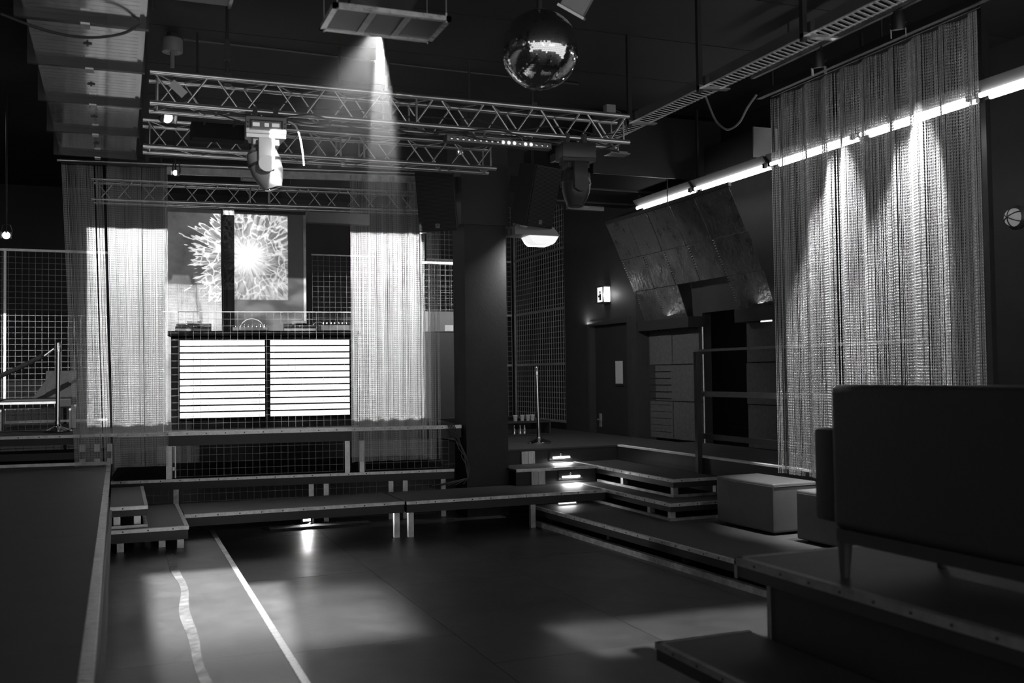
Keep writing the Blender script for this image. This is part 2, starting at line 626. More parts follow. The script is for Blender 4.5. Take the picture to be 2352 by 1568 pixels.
def deck(name, label, x0, x1, y0, y1, z, edges='', depth=0.10, legs=(), pivot=None, rotz=0.0, side=None, trim='alu_edge',
         base=None, boards=None, screws=True, tw=0.035, td=0.03, leg_mat='alu'):
    cx, cy = (x0 + x1) / 2, (y0 + y1) / 2
    zb = base if base is not None else 0.0
    if pivot:
        off = Matrix.Rotation(rotz, 4, 'Z') @ Vector((cx, cy, 0))
        t = thing(name, label, 'platform', (pivot[0] + off.x, pivot[1] + off.y, zb), rotz)
    else:
        t = thing(name, label, 'platform', (cx, cy, zb), rotz)
    hx, hy, h = (x1 - x0) / 2, (y1 - y0) / 2, z - zb
    n = boards or 1
    for k in range(n):
        if hx >= hy:
            a = -hx + 2 * hx * k / n
            b = -hx + 2 * hx * (k + 1) / n
            MB().box(a + 0.002, b - 0.002, -hy, hy, h - 0.02, h).build('deck_board', 'deck', t)
        else:
            a = -hy + 2 * hy * k / n
            b = -hy + 2 * hy * (k + 1) / n
            MB().box(-hx, hx, a + 0.002, b - 0.002, h - 0.02, h).build('deck_board', 'deck', t)
    f = MB()
    f.box(-hx + 0.004, hx - 0.004, -hy + 0.004, -hy + 0.05, h - depth, h - 0.021)
    f.box(-hx + 0.004, hx - 0.004, hy - 0.05, hy - 0.004, h - depth, h - 0.021)
    f.box(-hx + 0.004, -hx + 0.05, -hy + 0.05, hy - 0.05, h - depth, h - 0.021)
    f.box(hx - 0.05, hx - 0.004, -hy + 0.05, hy - 0.05, h - depth, h - 0.021)
    f.build('frame', 'frame', t)
    for e in edges:
        m = MB()
        sc = []
        if e in 'fb':
            s = -1 if e == 'f' else 1
            ye = s * hy
            m.box(-hx, hx, min(ye, ye - s * tw), max(ye, ye - s * tw), h, h + 0.003)
            m.box(-hx, hx, min(ye, ye + s * 0.003), max(ye, ye + s * 0.003), h - td, h + 0.003)
            k = int(2 * hx / 0.22)
            sc = [((-hx + 0.11 + 0.22 * i, ye + s * 0.003, h - td / 2), (R(90) * (1 if s < 0 else -1), 0, 0)) for i in range(k)]
        else:
            s = -1 if e == 'l' else 1
            xe = s * hx
            m.box(min(xe, xe - s * tw), max(xe, xe - s * tw), -hy, hy, h, h + 0.003)
            m.box(min(xe, xe + s * 0.003), max(xe, xe + s * 0.003), -hy, hy, h - td, h + 0.003)
            k = int(2 * hy / 0.22)
            sc = [((xe + s * 0.003, -hy + 0.11 + 0.22 * i, h - td / 2), (0, R(90) * s, 0)) for i in range(k)]
        tr = m.build('edge_trim', trim, t)
        if screws:
            q = MB()
            for p, r_ in sc:
                q.tube((0, 0, 0), (0, 0, 0.003), 0.008, 6, T=T(p, r_))
            if sc:
                q.build('screw_row', 'frame', tr, kind='stuff')
    for (lx, ly, lz) in legs:
        # legs are given in the deck's own frame, from the front left corner, with the height they stand on
        MB().box(-hx + lx - 0.03, -hx + lx + 0.03, -hy + ly - 0.03, -hy + ly + 0.03, lz - zb, h - 0.022).build('leg', leg_mat, t)
    if side:
        for e in side:
            if e == 'r':
                MB().box(hx - 0.03, hx - 0.006, -hy, hy, 0.0, h - depth).build('side_panel', 'black', t)
            if e == 'l':
                MB().box(-hx + 0.006, -hx + 0.03, -hy, hy, 0.0, h - depth).build('side_panel', 'black', t)
            if e == 'f':
                MB().box(-hx, hx, -hy + 0.006, -hy + 0.03, 0.0, h - depth).build('side_panel', 'black', t)
    return t


# long platform at the left of the photo
P = deck('runway_platform', 'long black runway platform along the left side with scuffed metal edge', -3.2, -0.08, 1.2, 15.7, 0.8,
         'r', side='r', boards=5, screws=False, tw=0.045, td=0.035, trim='bright')
lr = deck('low_runway', 'low runway floor between the runway platform and the bright joint strip', -0.07, 0.935, 1.0, 11.0, 0.19, '', side='r', boards=4, depth=0.05)
for ch in lr.children:
    if ch.name.startswith('deck_board'):
        ch.data.materials[0] = M['floor']
pa = MB().box(1.562, 1.566, -7.2, 1.4, 0.60, 0.72)
pa.box(1.562, 1.59, -7.2, 1.4, 0.598, 0.602)
pan = pa.build('perforated_angle', 'blackmetal', P)
q = MB()
for i in range(120):
    y = -7.1 + i * 0.07
    q.box(1.5661, 1.5675, y, y + 0.02, 0.65, 0.67)
q.build('hole_row', 'black', pan, kind='stuff')

# corner steps
deck('corner_step', 'low black corner step with metal edge beside the runway platform', -0.07, 0.62, 9.93, 11.74, 0.4, 'fr', base=0.192, depth=0.12,
     legs=((0.09, 0.08, 0.192), (0.62, 0.08, 0.192), (0.46, 0.2, 0.192), (0.34, 0.6, 0.192), (0.25, 0.7, 0.192)))
ss = deck('corner_step', 'small upper step on the corner step beside the runway platform', -0.07, 0.26, 10.05, 11.88, 0.6, 'fr',
          depth=0.09, legs=((0.06, 0.1, 0.425), (0.24, 0.1, 0.425), (0.24, 1.7, 0.425)), base=0.4, tw=0.03)
ss_base = MB().box(-0.165, 0.165, -0.915, -0.88, 0.001, 0.026).box(0.13, 0.165, -0.88, 0.915, 0.001, 0.026)
ss_base.build('base_rail', 'alu', ss)
deck('step_platform', 'long low step platform in front of the stage, left module next to the corner step', 0.63, 2.95, 10.74, 11.74, 0.4, 'f', depth=0.12,
     legs=((2.25, 0.1, 0),))
deck('step_platform', 'long low step platform in front of the stage, right module before the pillar', 2.96, 5.42, 10.70, 11.70, 0.4, 'f', depth=0.12,
     legs=((0.07, 0.1, 0), (1.55, 0.12, 0)))
ar = deck('corner_step', 'lower black step with metal edges below the upper deck, left of the grey stool', 5.425, 6.38, 9.22, 11.70, 0.4, 'lf',
          legs=((0.05, 0.06, 0.25), (0.9, 0.06, 0.25), (0.05, 0.5, 0.25)), base=0.22, depth=0.085)
MB().box(-0.477, 0.4, -1.24, -1.20, 0.001, 0.03).box(-0.477, -0.44, -1.20, 1.24, 0.001, 0.03).build('base_rail', 'alu', ar)
deck('riser_step', 'middle black step with a step lamp glow, beside the pillar', 4.62, 5.72, 11.58, 12.26, 0.6, 'f', side='f', screws=False,
     depth=0.03, base=0.402)
a2 = deck('riser_step', 'middle black step with metal edges, beside the railing', 5.725, 6.38, 9.66, 12.26, 0.6, 'lf',
          legs=((0.05, 0.06, 0.43), (0.6, 0.06, 0.43), (0.05, 1.25, 0.43)), base=0.402, depth=0.09)
MB().box(-0.327, 0.3, -1.3, -1.265, 0.001, 0.03).box(-0.327, -0.29, -1.265, 0.6, 0.001, 0.03).build('base_rail', 'alu', a2)
deck('upper_deck', 'upper black deck at the back with the right stanchion', 4.76, 7.38, 12.27, 16.6, 0.8, '', side='f', boards=3, depth=0.03)
ud = deck('upper_deck', 'upper black deck with white edge along the right wall', 6.40, 7.64, 4.9, 12.265, 0.8, 'l', side='l', boards=4,
          trim='strip', screws=False, tw=0.07, td=0.018, depth=0.14)
# lower platform with the stools
r0 = deck('side_platform', 'low black side platform carrying the grey stools', 0.0, 1.58, -6.3, 0.0, 0.22, 'l',
          legs=((0.12, 6.0, 0.05), (0.12, 4.6, 0.05), (0.12, 3.2, 0.05)), pivot=(4.60, 11.08), rotz=R(2.6), depth=0.10, boards=3, leg_mat='black')
MB().box(-0.815, -0.76, -3.15, 3.15, 0.0, 0.055).build('base_rail', 'alu_edge', r0)

# near platform at the right with the bench
qd = deck('near_platform', 'high black platform in the right foreground under the dark bench', 3.08, 6.2, -1.0, 4.57, 0.8, 'lb', depth=0.10,
          boards=2, tw=0.04, td=0.04, trim='dulltrim')
MB().box(-1.44, 1.5, -2.75, 2.66, 0.0, 0.70).build('skirt', 'black', qd)
MB().box(-1.447, -1.44, 2.64, 2.665, 0.0, 0.70).build('corner_angle', 'dulltrim', qd)
MB().box(-1.563, -1.555, 2.772, 2.788, 0.69, 0.80).build('corner_angle', 'dulltrim', qd)
qs = deck('near_step', 'low black step in front of the near platform at the bottom right', 2.587, 3.16, -1.0, 4.573, 0.4, 'lb', depth=0.09,
          legs=((0.12, 5.2, 0.0), (0.12, 3.2, 0.0)), screws=True, tw=0.03, td=0.03, leg_mat='black', trim='dulltrim')
MB().box(-0.22, 0.28, -2.7, 2.7, 0.0, 0.05).build('base_rail', 'frame', qs)

# stage: lower ledge, stage deck and its left wing
deck('stage_ledge', 'lower stage ledge with metal edge in front of the wire screen', -0.08, 4.0, 0.0, 2.4, 0.6, 'f', pivot=STAGE0, rotz=STAGE_ROT,
     depth=0.12, legs=((0.72, 0.08, 0), (2.30, 0.08, 0), (2.48, 0.08, 0), (3.28, 0.08, 0), (3.46, 0.08, 0), (3.95, 0.1, 0)), tw=0.06)
deck('stage_deck', 'main stage deck with metal edge under the light wall', 0.0, 4.1, 0.0, 3.2, 1.155, 'f', pivot=STAGE0, rotz=STAGE_ROT,
     depth=0.16, base=0.602, legs=((0.56, 0.06, 0.6), (2.66, 0.06, 0.6), (2.84, 0.06, 0.6)), tw=0.05, td=0.04)
sl = deck('stage_deck', 'left wing of the stage deck with the left stanchion', -3.6, -0.005, 0.0, 3.2, 1.155, 'f', pivot=STAGE0, rotz=STAGE_ROT,
          depth=0.11, base=0.802, legs=((3.2, 0.1, 0.802), (3.36, 0.1, 0.802), (3.5, 0.1, 0.802)), tw=0.05, td=0.03)
MB().box(-1.8, 1.72, -1.6, -1.57, 0.0, 0.035).build('base_rail', 'alu', sl)
MB().box(-1.7, 1.72, -1.56, -1.54, 0.07, 0.15).build('cross_rail', 'frame', sl)

# ================================================================== WIRE SCREENS
def wire_grid(mb, w, h, cx, cz, r, T_=None, n=4):
    k = int(w / cx)
    for i in range(k + 1):
        x = i * w / k
        mb.tube((x, 0, 0), (x, 0, h), r, n, T=T_)
    k = int(h / cz)
    for i in range(k + 1):
        z = i * h / k
        mb.tube((0, -r * 1.6, z), (w, -r * 1.6, z), r, n, T=T_)


def wire_screen(name, label, loc, rotz, w, h, cx=0.083, cz=0.083, r=0.003, frame=None, mids=(), fr=0.015, posts=(), wm='zinc'):
    t = thing(name, label, 'wire screen', loc, rotz)
    m = MB()
    wire_grid(m, w, h, cx, cz, r)
    m.build('wire_grid', wm, t, kind='stuff')
    if frame:
        for e in frame:
            if e == 't':
                MB().box(-fr, w + fr, -fr, fr, h, h + 2 * fr).build('top_rail', 'alu', t)
            if e == 'b':
                MB().box(-fr, w + fr, -fr, fr, -2 * fr, 0).build('bottom_rail', 'alu', t)
            if e == 'l':
                MB().box(-2 * fr, 0, -fr, fr, 0, h).build('post', 'alu', t)
            if e == 'r':
                MB().box(w, w + 2 * fr, -fr, fr, 0, h).build('post', 'alu', t)
    for z in mids:
        MB().box(0, w, -fr, fr, z - fr, z + fr).build('mid_rail', 'alu', t)
    for x in posts:
        MB().box(x - fr, x + fr, -fr, fr, 0, h).build('post', 'alu', t)
    return t


wire_screen('wire_screen', 'wire grid screen standing before the bright light wall', stage_pt(0.50, 0.06, 1.17), STAGE_ROT, 2.22, 1.42, frame='t', fr=0.004, r=0.0019, wm='wire')
ws = wire_screen('wire_screen', 'wire grid closing the gap under the stage edge', stage_pt(0.60, 0.10, 0.62), STAGE_ROT, 2.10, 0.42, r=0.0025, wm='wire')
MB().box(-0.055, -0.005, -0.05, 0.0, -0.015, 0.42).build('post', 'alu', ws)
MB().box(0.0, 0.035, -0.03, 0.0, 0.36, 0.40).box(0.0, 0.035, -0.03, 0.0, 0.08, 0.12).box(0.025, 0.04, -0.03, 0.0, -0.01, 0.40).build('hinge_frame', 'alu', ws)
wire_screen('wire_screen', 'wire grid below the lower stage ledge around the floor lamp', stage_pt(0.2, 0.30, 0.02), STAGE_ROT, 3.6, 0.46, r=0.0025, wm='wire')
wire_screen('wire_screen', 'wire grid under the stage edge behind the right chain curtain', stage_pt(2.80, 0.10, 0.62), STAGE_ROT, 1.15, 0.42, r=0.0025, wm='wire')
wire_screen('wire_screen', 'tall wire grid screen at the far left, lit below and dark above', (-2.6, 15.0, 1.25), 0, 2.45, 2.3, cx=0.081, cz=0.078, frame='tb', posts=(1.18,), fr=0.016, wm='wire', r=0.0035)
wire_screen('wire_screen', 'low wire grid on the left stage wing behind the left stanchion', (-2.5, 13.95, 1.165), 0, 1.75, 0.33, cx=0.083, cz=0.09, r=0.004, frame='t', fr=0.014, wm='wire')
wire_screen('wire_screen', 'wire grid in the dark recess right of the screen board', (2.72, 15.0, 1.2), 0, 0.95, 2.42, cx=0.083, cz=0.078, r=0.0025, wm='wire', frame='t', fr=0.01)
wire_screen('wire_screen', 'wire grid between the right chain curtain and the pillar', (4.22, 14.2, 1.16), 0, 0.52, 2.29, cx=0.085, cz=0.083, r=0.0035, frame='t', fr=0.018, wm='wire')
ms = wire_screen('wire_screen', 'tall wire grid wall behind the right stanchion, between pillar and dark wall', (7.42, 16.14, 0.95), R(90), 2.4, 4.2,
                 cx=0.10, cz=0.10, r=0.006, frame='lbr', mids=(1.02, 2.02, 3.1), fr=0.018)
ms2 = wire_screen('wire_screen', 'wire grid wall straight behind the pillar', (5.6, 18.62, 0.95), 0, 1.77, 4.2, cx=0.09, cz=0.10, r=0.004,
                  mids=(1.02, 2.02, 3.1), fr=0.018)

# ================================================================== PILLAR
PX0, PX1, PY0, PY1 = 4.09, 4.65, 11.92, 12.40
pl = struct('pillar', MB().box(PX0, PX1, PY0, PY1, 0, CEIL), 'wall', label='square dark pillar at the right end of the stage')
MB().box(PX0 - 0.06, PX1 + 0.02, PY0 - 0.06, PY1 + 0.02, 3.70, CEIL).build('cladding', 'black', pl)
MB().box(PX0 - 0.005, PX0 + 0.02, PY0 - 0.004, PY0 + 0.02, 0, 3.70).build('corner_bead', 'wall', pl)


# ================================================================== TRUSSES
def truss(name, label, loc, rotz, L, s=0.25, r=0.025, rb=0.010, pitch=0.5, joints=(), ends=True):
    t = thing(name, label, 'truss', loc, rotz)
    cs = [(0, 0), (s, 0), (0, s), (s, s)]
    for (cy, cz) in cs:
        bar('chord', (0, cy, cz), (L, cy, cz), r, t)
    n = max(1, int(round(L / pitch)))
    st = L / n
    faces = [((0, 0), (0, s)), ((s, 0), (s, s)), ((0, 0), (s, 0)), ((0, s), (s, s))]
    for fi, (a, b) in enumerate(faces):
        for i in range(n):
            x = i * st
            o = 0.03
            p, q = (a, b) if fi % 2 == 0 else (b, a)
            bar('brace', (x + o, *q), (x + st / 2 - o, *p), rb, t)
            bar('brace', (x + st / 2 + o, *p), (x + st - o, *q), rb, t)
    for x in ((0.06, L - 0.06) if ends else ()):
        for a, b in faces:
            bar('end_strut', (x, *a), (x, *b), rb, t)
    for x in joints:
        for (cy, cz) in cs:
            bar('coupler', (x - 0.07, cy, cz), (x + 0.07, cy, cz), r * 1.18, t)
        for xx in (x - 0.12, x + 0.12):
            for a, b in faces[:2]:
                bar('end_strut', (xx, *a), (xx, *b), rb * 1.1, t)
    return t


t1 = truss('box_truss', 'nearest aluminium box truss across the dance floor with the moving heads', (0.24, 8.5, 4.03), R(0.1), 4.38, s=0.255, joints=(2.12,))
for x in (0.62, 2.0, 3.42):   # hanging clamps up to the ceiling
    h = MB().tube((x, 0.13, 0.27), (x, 0.13, CEIL - 4.03), 0.012, 6).box(x - 0.03, x + 0.03, 0.08, 0.18, 0.24, 0.33)
    h.box(x - 0.02, x + 0.02, 0.10, 0.16, 0.45, 0.62)
    h.build('hanger', 'blackmetal', t1)
t2 = truss('box_truss', 'second aluminium box truss between the dance floor and the stage', (0.22, 9.98, 4.0), R(-1), 3.55, s=0.255, joints=(2.0,))
for x in (0.5, 1.9, 3.3):
    MB().tube((x, 0.13, 0.26), (x, 0.13, CEIL - 4.0), 0.012, 6).build('hanger', 'blackmetal', t2)
t3 = truss('box_truss', 'third aluminium box truss above the turntables at the back of the stage', (-0.3, 13.15, 4.0), R(-5), 4.6, s=0.25, rb=0.009, joints=(2.0,))
for x in (0.8, 2.4, 4.0):
    MB().tube((x, 0.13, 0.25), (x, 0.13, CEIL - 4.0), 0.012, 6).build('hanger', 'blackmetal', t3)

# curtain rail with its flat bar and droppers
cr = thing('curtain_rail', 'long pipe with flat bar above the stage holding the chain curtains', 'rail', stage_pt(-0.64, -0.12, 4.33), STAGE_ROT)
bar('pipe', (0, 0, 0), (4.4, 0, 0), 0.022, cr)
MB().box(1.2, 4.4, -0.02, 0.02, -0.12, -0.035).build('flat_bar', 'alu', cr)
MB().box(0, 4.4, 0.05, 0.10, 0.10, 0.20).build('back_beam', 'black', cr)
for x in (0.95, 2.95):
    MB().box(x, x + 0.05, 0.03, 0.045, 0.0, CEIL - 4.335).build('dropper', 'steel', cr)

# ================================================================== CHAIN CURTAINS
def chain_curtain(label, p0, p1, zt, zb, spacing=0.0112, pitch=0.026, amp=0.02, folds=5.0, taper0=0.0, taper1=0.0, seed=1, gaps=(), layers=1, rail=None):
    """hooked aluminium links: every link a small oval ring, turned a quarter against its neighbour"""
    rng = np.random.default_rng(seed)
    p0, p1 = np.array(p0[:2]), np.array(p1[:2])
    L = np.linalg.norm(p1 - p0)
    d = (p1 - p0) / L
    nrm = np.array([-d[1], d[0]])
    n = int(L / spacing)
    t = thing('chain_curtain', label, 'chain curtain', (float((p0[0] + p1[0]) / 2), float((p0[1] + p1[1]) / 2), zb))
    org = np.array([(p0[0] + p1[0]) / 2, (p0[1] + p1[1]) / 2, zb])
    # one module = a link seen flat (ring of 5 x 3) and a link seen on edge (slim three-sided bar)
    S, K = 5, 3
    a = np.arange(S) * 2 * np.pi / S + 0.3
    ring = np.stack([0.0043 * np.sin(a), np.zeros(S), 0.0075 * np.cos(a)], 1)
    out = np.stack([np.sin(a), np.zeros(S), np.cos(a)], 1)
    lv = []
    for k in range(K):
        b = 2 * np.pi * k / K + 0.5
        lv.append(ring + 0.0017 * (out * np.cos(b) + np.array([0, 1, 0]) * np.sin(b)))
    lv = np.stack(lv, 1).reshape(-1, 3)
    lf = []
    for i in range(S):
        for k in range(K):
            j = (i + 1) % S
            k2 = (k + 1) % K
            lf.append((i * K + k, j * K + k, j * K + k2, i * K + k2))
    nb = len(lv)
    bt_ = []
    for z_ in (0.0055, 0.0205):
        for k in range(3):
            b = 2 * np.pi * k / 3 + 0.4
            bt_.append((0.0016 * np.cos(b), 0.0030 * np.sin(b), z_))
    lv = np.concatenate([lv, np.array(bt_)])
    for k in range(3):
        lf.append((nb + k, nb + (k + 1) % 3, nb + 3 + (k + 1) % 3, nb + 3 + k))
    NV = len(lv)
    lf = np.array(lf)
    m = int((zt - zb) / pitch)
    V = []
    ph = rng.uniform(0, 6.28)
    zoff = 0.0
    walk = np.cumsum(rng.normal(0, 0.35, n))
    for lay in range(layers):
        for i in range(n):
            s = (i + 0.5) * spacing + rng.normal(0, 0.0014)
            if any(g0 < s < g1 for g0, g1 in gaps):
                continue
            f = s / L
            off = amp * math.sin(2 * math.pi * folds * f + ph + 0.9 * math.sin(walk[i])) + 0.03 * lay
            zoff = 0.9 * zoff + rng.normal(0, 0.0004)
            z = zb + zoff + np.arange(m) * pitch
            z = z[z < zt]
            h = (zt - z) / (zt - zb)
            sh = (taper0 * (1 - f) + taper1 * f) * h
            xs = p0[0] + d[0] * (s + sh) + nrm[0] * off
            ys = p0[1] + d[1] * (s + sh) + nrm[1] * off
            yaw = math.atan2(d[1], d[0]) + 0.55 * math.cos(2 * math.pi * folds * f + ph) + rng.normal(0, 0.14) + rng.normal(0, 0.07, len(z))
            c, sn = np.cos(yaw)[:, None], np.sin(yaw)[:, None]
            X = lv[None, :, 0] * c - lv[None, :, 1] * sn + xs[:, None] - org[0]
            Y = lv[None, :, 0] * sn + lv[None, :, 1] * c + ys[:, None] - org[1]
            Z = lv[None, :, 2] + z[:, None] - org[2]
            V.append(np.stack([X, Y, Z], 2).reshape(-1, 3))
    V = np.concatenate(V)
    nl = len(V) // NV
    Fq = (lf[None] + (np.arange(nl) * NV)[:, None, None]).reshape(-1)
    me = bpy.data.meshes.new('chain_strands')
    me.vertices.add(len(V))
    me.vertices.foreach_set('co', V.astype(np.float32).ravel())
    nf = nl * len(lf)
    me.loops.add(nf * 4)
    me.loops.foreach_set('vertex_index', Fq.astype(np.int32))
    me.polygons.add(nf)
    me.polygons.foreach_set('loop_start', (np.arange(nf) * 4).astype(np.int32))
    me.update(calc_edges=True)
    me.polygons.foreach_set('use_smooth', np.ones(nf, bool))
    me.materials.append(M['chain'])
    o = bpy.data.objects.new('chain_strands', me)
    COL.objects.link(o)
    o.parent = t
    o['kind'] = 'stuff'
    top = MB()
    A, B = np.array([*p0, zt]) - org, np.array([*p1, zt]) - org
    top.tube(A, B, 0.008, 6)
    top.build('hanging_rod', 'blackmetal', t)
    return t


chain_curtain('aluminium chain curtain at the left of the light wall', stage_pt(-0.60, -0.12, 0), stage_pt(0.57, -0.12, 0), 4.30, 0.78,
              seed=3, taper0=0.15, taper1=0.0, folds=4, amp=0.018, gaps=((0.345, 0.362), (0.455, 0.478)))
chain_curtain('aluminium chain curtain between the light wall and the pillar', stage_pt(2.70, -0.12, 0), stage_pt(3.82, -0.12, 0), 4.30, 0.75,
              seed=5, folds=6, amp=0.035, gaps=((0.93, 0.96), (1.06, 1.075)))
chain_curtain('wide aluminium chain curtain hanging along the right side', (6.38, 8.62), (6.38, 5.90), 4.67, 0.745,
              seed=9, folds=9, amp=0.03, spacing=0.0100, gaps=((1.02, 1.04),))
rr = thing('curtain_rail', 'dark rail under the ceiling holding the wide chain curtain on the right', 'rail', (6.38, 5.0, 4.70))
MB().box(-0.03, 0.03, 0.0, 3.85, 0, 0.06).build('rail_profile', 'blackmetal', rr)
for y in (0.4, 2.0, 3.6):
    MB().tube((0, y, 0.06), (0, y, CEIL - 4.70), 0.012, 6).build('hanger', 'blackmetal', rr)

# ================================================================== LIGHT WALL / DJ BOOTH
bt = thing('dj_booth', 'black turntable booth with two panels of glowing white strips', 'booth', stage_pt(1.70, 0.62, 1.156), STAGE_ROT)
MB().box(-1.16, 1.16, 0.03, 0.75, 0.0, 1.17).build('body', 'drape', bt)
MB().box(-1.20, 1.20, -0.06, 0.80, 1.17, 1.23).build('table_top', 'drape', bt, bevel=0.006)
_st = {}
for cx, w in ((-0.538, 1.03), (0.545, 1.0)):
    pn = MB().box(cx - w / 2, cx + w / 2, 0.004, 0.03, 0.135, 1.125).build('light_panel', 'frame', bt)
    me = MB().box(-w / 2, w / 2, -0.012, 0.0, 0.002, 0.068).mesh('light_strip')
    me.materials.append(M['led'])
    for k in range(12):
        link_copy('light_strip', me, pn, (cx, 0.004, 0.135 + 0.0825 * k + 0.004))
    for k in range(13):
        MB().box(cx - w / 2 - 0.004, cx + w / 2 + 0.004, -0.016, 0.004, 0.135 + 0.0825 * k - 0.0115, 0.135 + 0.0825 * k + 0.005).build('slat', 'drape', pn)
MB().box(-0.022, 0.028, -0.02, 0.03, 0.0, 1.17).build('mullion', 'drape', bt)


def media_player(label, u, w=0.34):
    t = thing('media_player', label, 'player', stage_pt(u, 0.80, 2.388), STAGE_ROT)
    poly = [(-0.18, 0.0), (0.18, 0.0), (0.18, 0.11), (-0.02, 0.085), (-0.14, 0.05), (-0.18, 0.03)]
    Tm = Matrix(((0, 0, 1, 0), (1, 0, 0, 0), (0, 1, 0, 0), (0, 0, 0, 1)))
    MB().prism(poly, -w / 2, w / 2, T=Tm).build('case', 'plastic', t)
    MB().lathe([(0.001, 0.0), (0.10, 0.0), (0.10, 0.018), (0.085, 0.024), (0.001, 0.024)], 24, T=T((0, -0.05, 0.075), (R(12), 0, 0))).build('jog_wheel', 'chrome', t, smooth=True)
    MB().box(-0.09, 0.09, 0.11, 0.125, 0.10, 0.16, T=T((0, 0, 0), (R(-8), 0, 0))).build('screen', 'lampfaint', t)
    for k in range(5):
        MB().tube((-0.13 + 0.06 * k, -0.135, 0.045), (-0.13 + 0.06 * k, -0.14, 0.068), 0.012, 8).build('knob', 'chrome', t)
    return t


media_player('player deck with silver jog wheel at the left end of the booth', 0.80, 0.42)
media_player('player deck with silver jog wheel right of the mixer', 2.12, 0.40)
mx = thing('mixer', 'mixer with rows of silver knobs in the middle of the booth', 'mixer', stage_pt(1.50, 0.78, 2.388), STAGE_ROT)
MB().box(-0.22, 0.22, -0.17, 0.2, 0, 0.05).build('case', 'plastic', mx, bevel=0.006)
kn = MB().lathe([(0.014, 0), (0.011, 0.03), (0.001, 0.03)], 10).mesh('knob')
kn.materials.append(M['chrome'])
for i in range(8):
    for j in range(3):
        link_copy('knob', kn, mx, (-0.18 + 0.051 * i, -0.12 + 0.10 * j, 0.05))
ct = thing('effects_unit', 'flat black controller at the right end of the booth', 'controller', stage_pt(2.58, 0.78, 2.388), STAGE_ROT)
MB().box(-0.20, 0.20, -0.16, 0.16, 0, 0.085).build('case', 'plastic', ct, bevel=0.006)
for i in range(7):
    link_copy('knob', kn, ct, (-0.16 + 0.05 * i, -0.08 + 0.05 * (i % 2), 0.085))
cb = MB()
cb.path([stage_pt(1.50 + 0.15 * math.cos(a) + 0.02, 0.60, 2.40 + 0.14 * math.sin(a)) for a in np.linspace(math.pi, 0.1, 14)], 0.006, 6)
tag(cb.build('white_cable', 'white', None, smooth=True), 'white cable arching over the mixer on the booth', 'cable')
hp = thing('headphones', 'black headphones lying between the right player and the controller', 'headphones', stage_pt(2.36, 0.70, 2.39), STAGE_ROT)
MB().path([(0.085 * math.cos(a), 0.02, 0.03 + 0.09 * math.sin(a)) for a in np.linspace(0, math.pi, 12)], 0.008, 6).build('headband', 'chrome', hp, smooth=True)
for s in (-1, 1):
    MB().lathe([(0.001, -0.015), (0.036, -0.015), (0.04, 0.0), (0.032, 0.018), (0.001, 0.018)], 14, T=T((0.085 * s, 0.02, 0.042), (0, R(90), 0))).build('ear_cup', 'plastic', hp, smooth=True)

# ================================================================== FLOOR DETAILS
MB_strip = MB().box(0.895, 0.932, 1.2, 10.98, 0.1905, 0.196).box(0.932, 0.937, 1.2, 10.98, 0.16, 0.198)
tag(MB_strip.build('floor_strip', 'bright', None), 'bright metal joint strip running straight along the dance floor', 'floor strip')
tp = MB()
pts = []
for k in range(60):
    y = 3.2 + k * 0.11
    x = 0.44 + 0.02 * math.sin(y * 1.7) + 0.012 * math.sin(y * 4.1) + (0.012 if k < 20 else 0)
    w = 0.031 + 0.005 * math.sin(y * 2.9)
    pts.append((x, y, w))
for k in range(len(pts) - 1):
    (x, y, w), (x2, y2, w2) = pts[k], pts[k + 1]
    tp.add([(x - w, y, 0.1905), (x + w, y, 0.1905), (x2 + w2, y2, 0.1905), (x2 - w2, y2, 0.1905),
            (x - w, y, 0.194), (x + w, y, 0.196 + 0.003 * (k % 3)), (x2 + w2, y2, 0.196 + 0.003 * ((k + 1) % 3)), (x2 - w2, y2, 0.194)],
           [(4, 5, 6, 7), (0, 1, 5, 4), (1, 2, 6, 5), (3, 0, 4, 7)])
tag(tp.build('floor_tape', 'tape', None), 'worn wrinkled tape line on the floor beside the runway platform', 'tape')

# lamp standing on the floor under the stage ledge
fp = thing('floor_lamp', 'small bright flood lamp on the floor under the stage ledge', 'lamp', (2.13, 12.25, 0.0))
MB().box(-0.055, 0.055, -0.03, 0.05, 0.03, 0.14).build('housing', 'blackmetal', fp)
MB().box(-0.045, 0.045, -0.035, -0.03, 0.045, 0.125).build('glass', 'lampface', fp)
MB().box(-0.065, -0.058, -0.02, 0.03, 0.0, 0.09).box(0.058, 0.065, -0.02, 0.03, 0.0, 0.09).box(-0.065, 0.065, -0.02, 0.03, 0.0, 0.008).build('yoke', 'blackmetal', fp)
spot('floor_lamp_light', (2.13, 12.18, 0.085), (2.05, 9.0, 0.0), 14, 130, 0.8, 0.04)
bl = MB()
bl.box(1.65, 2.85, 11.90, 12.10, 0.0005, 0.025)
tag(bl.build('ballast_board', 'cork', None), 'dull board on the floor before the flood lamp under the stage', 'board')
cbl = MB()
for k in range(4):
    rr_ = random.Random(k)
    pts = [(1.7 + 0.35 * k + 0.12 * math.sin(j * 1.1 + k), 12.12 + 0.05 * math.cos(j * 1.7 + k), 0.012 + 0.02 * (j % 3 == 0)) for j in range(14)]
    cbl.path(pts, 0.007, 5)
tag(cbl.build('cable_tangle', 'cable', None, smooth=True), 'tangle of thin cables around the flood lamp under the stage', 'cable')

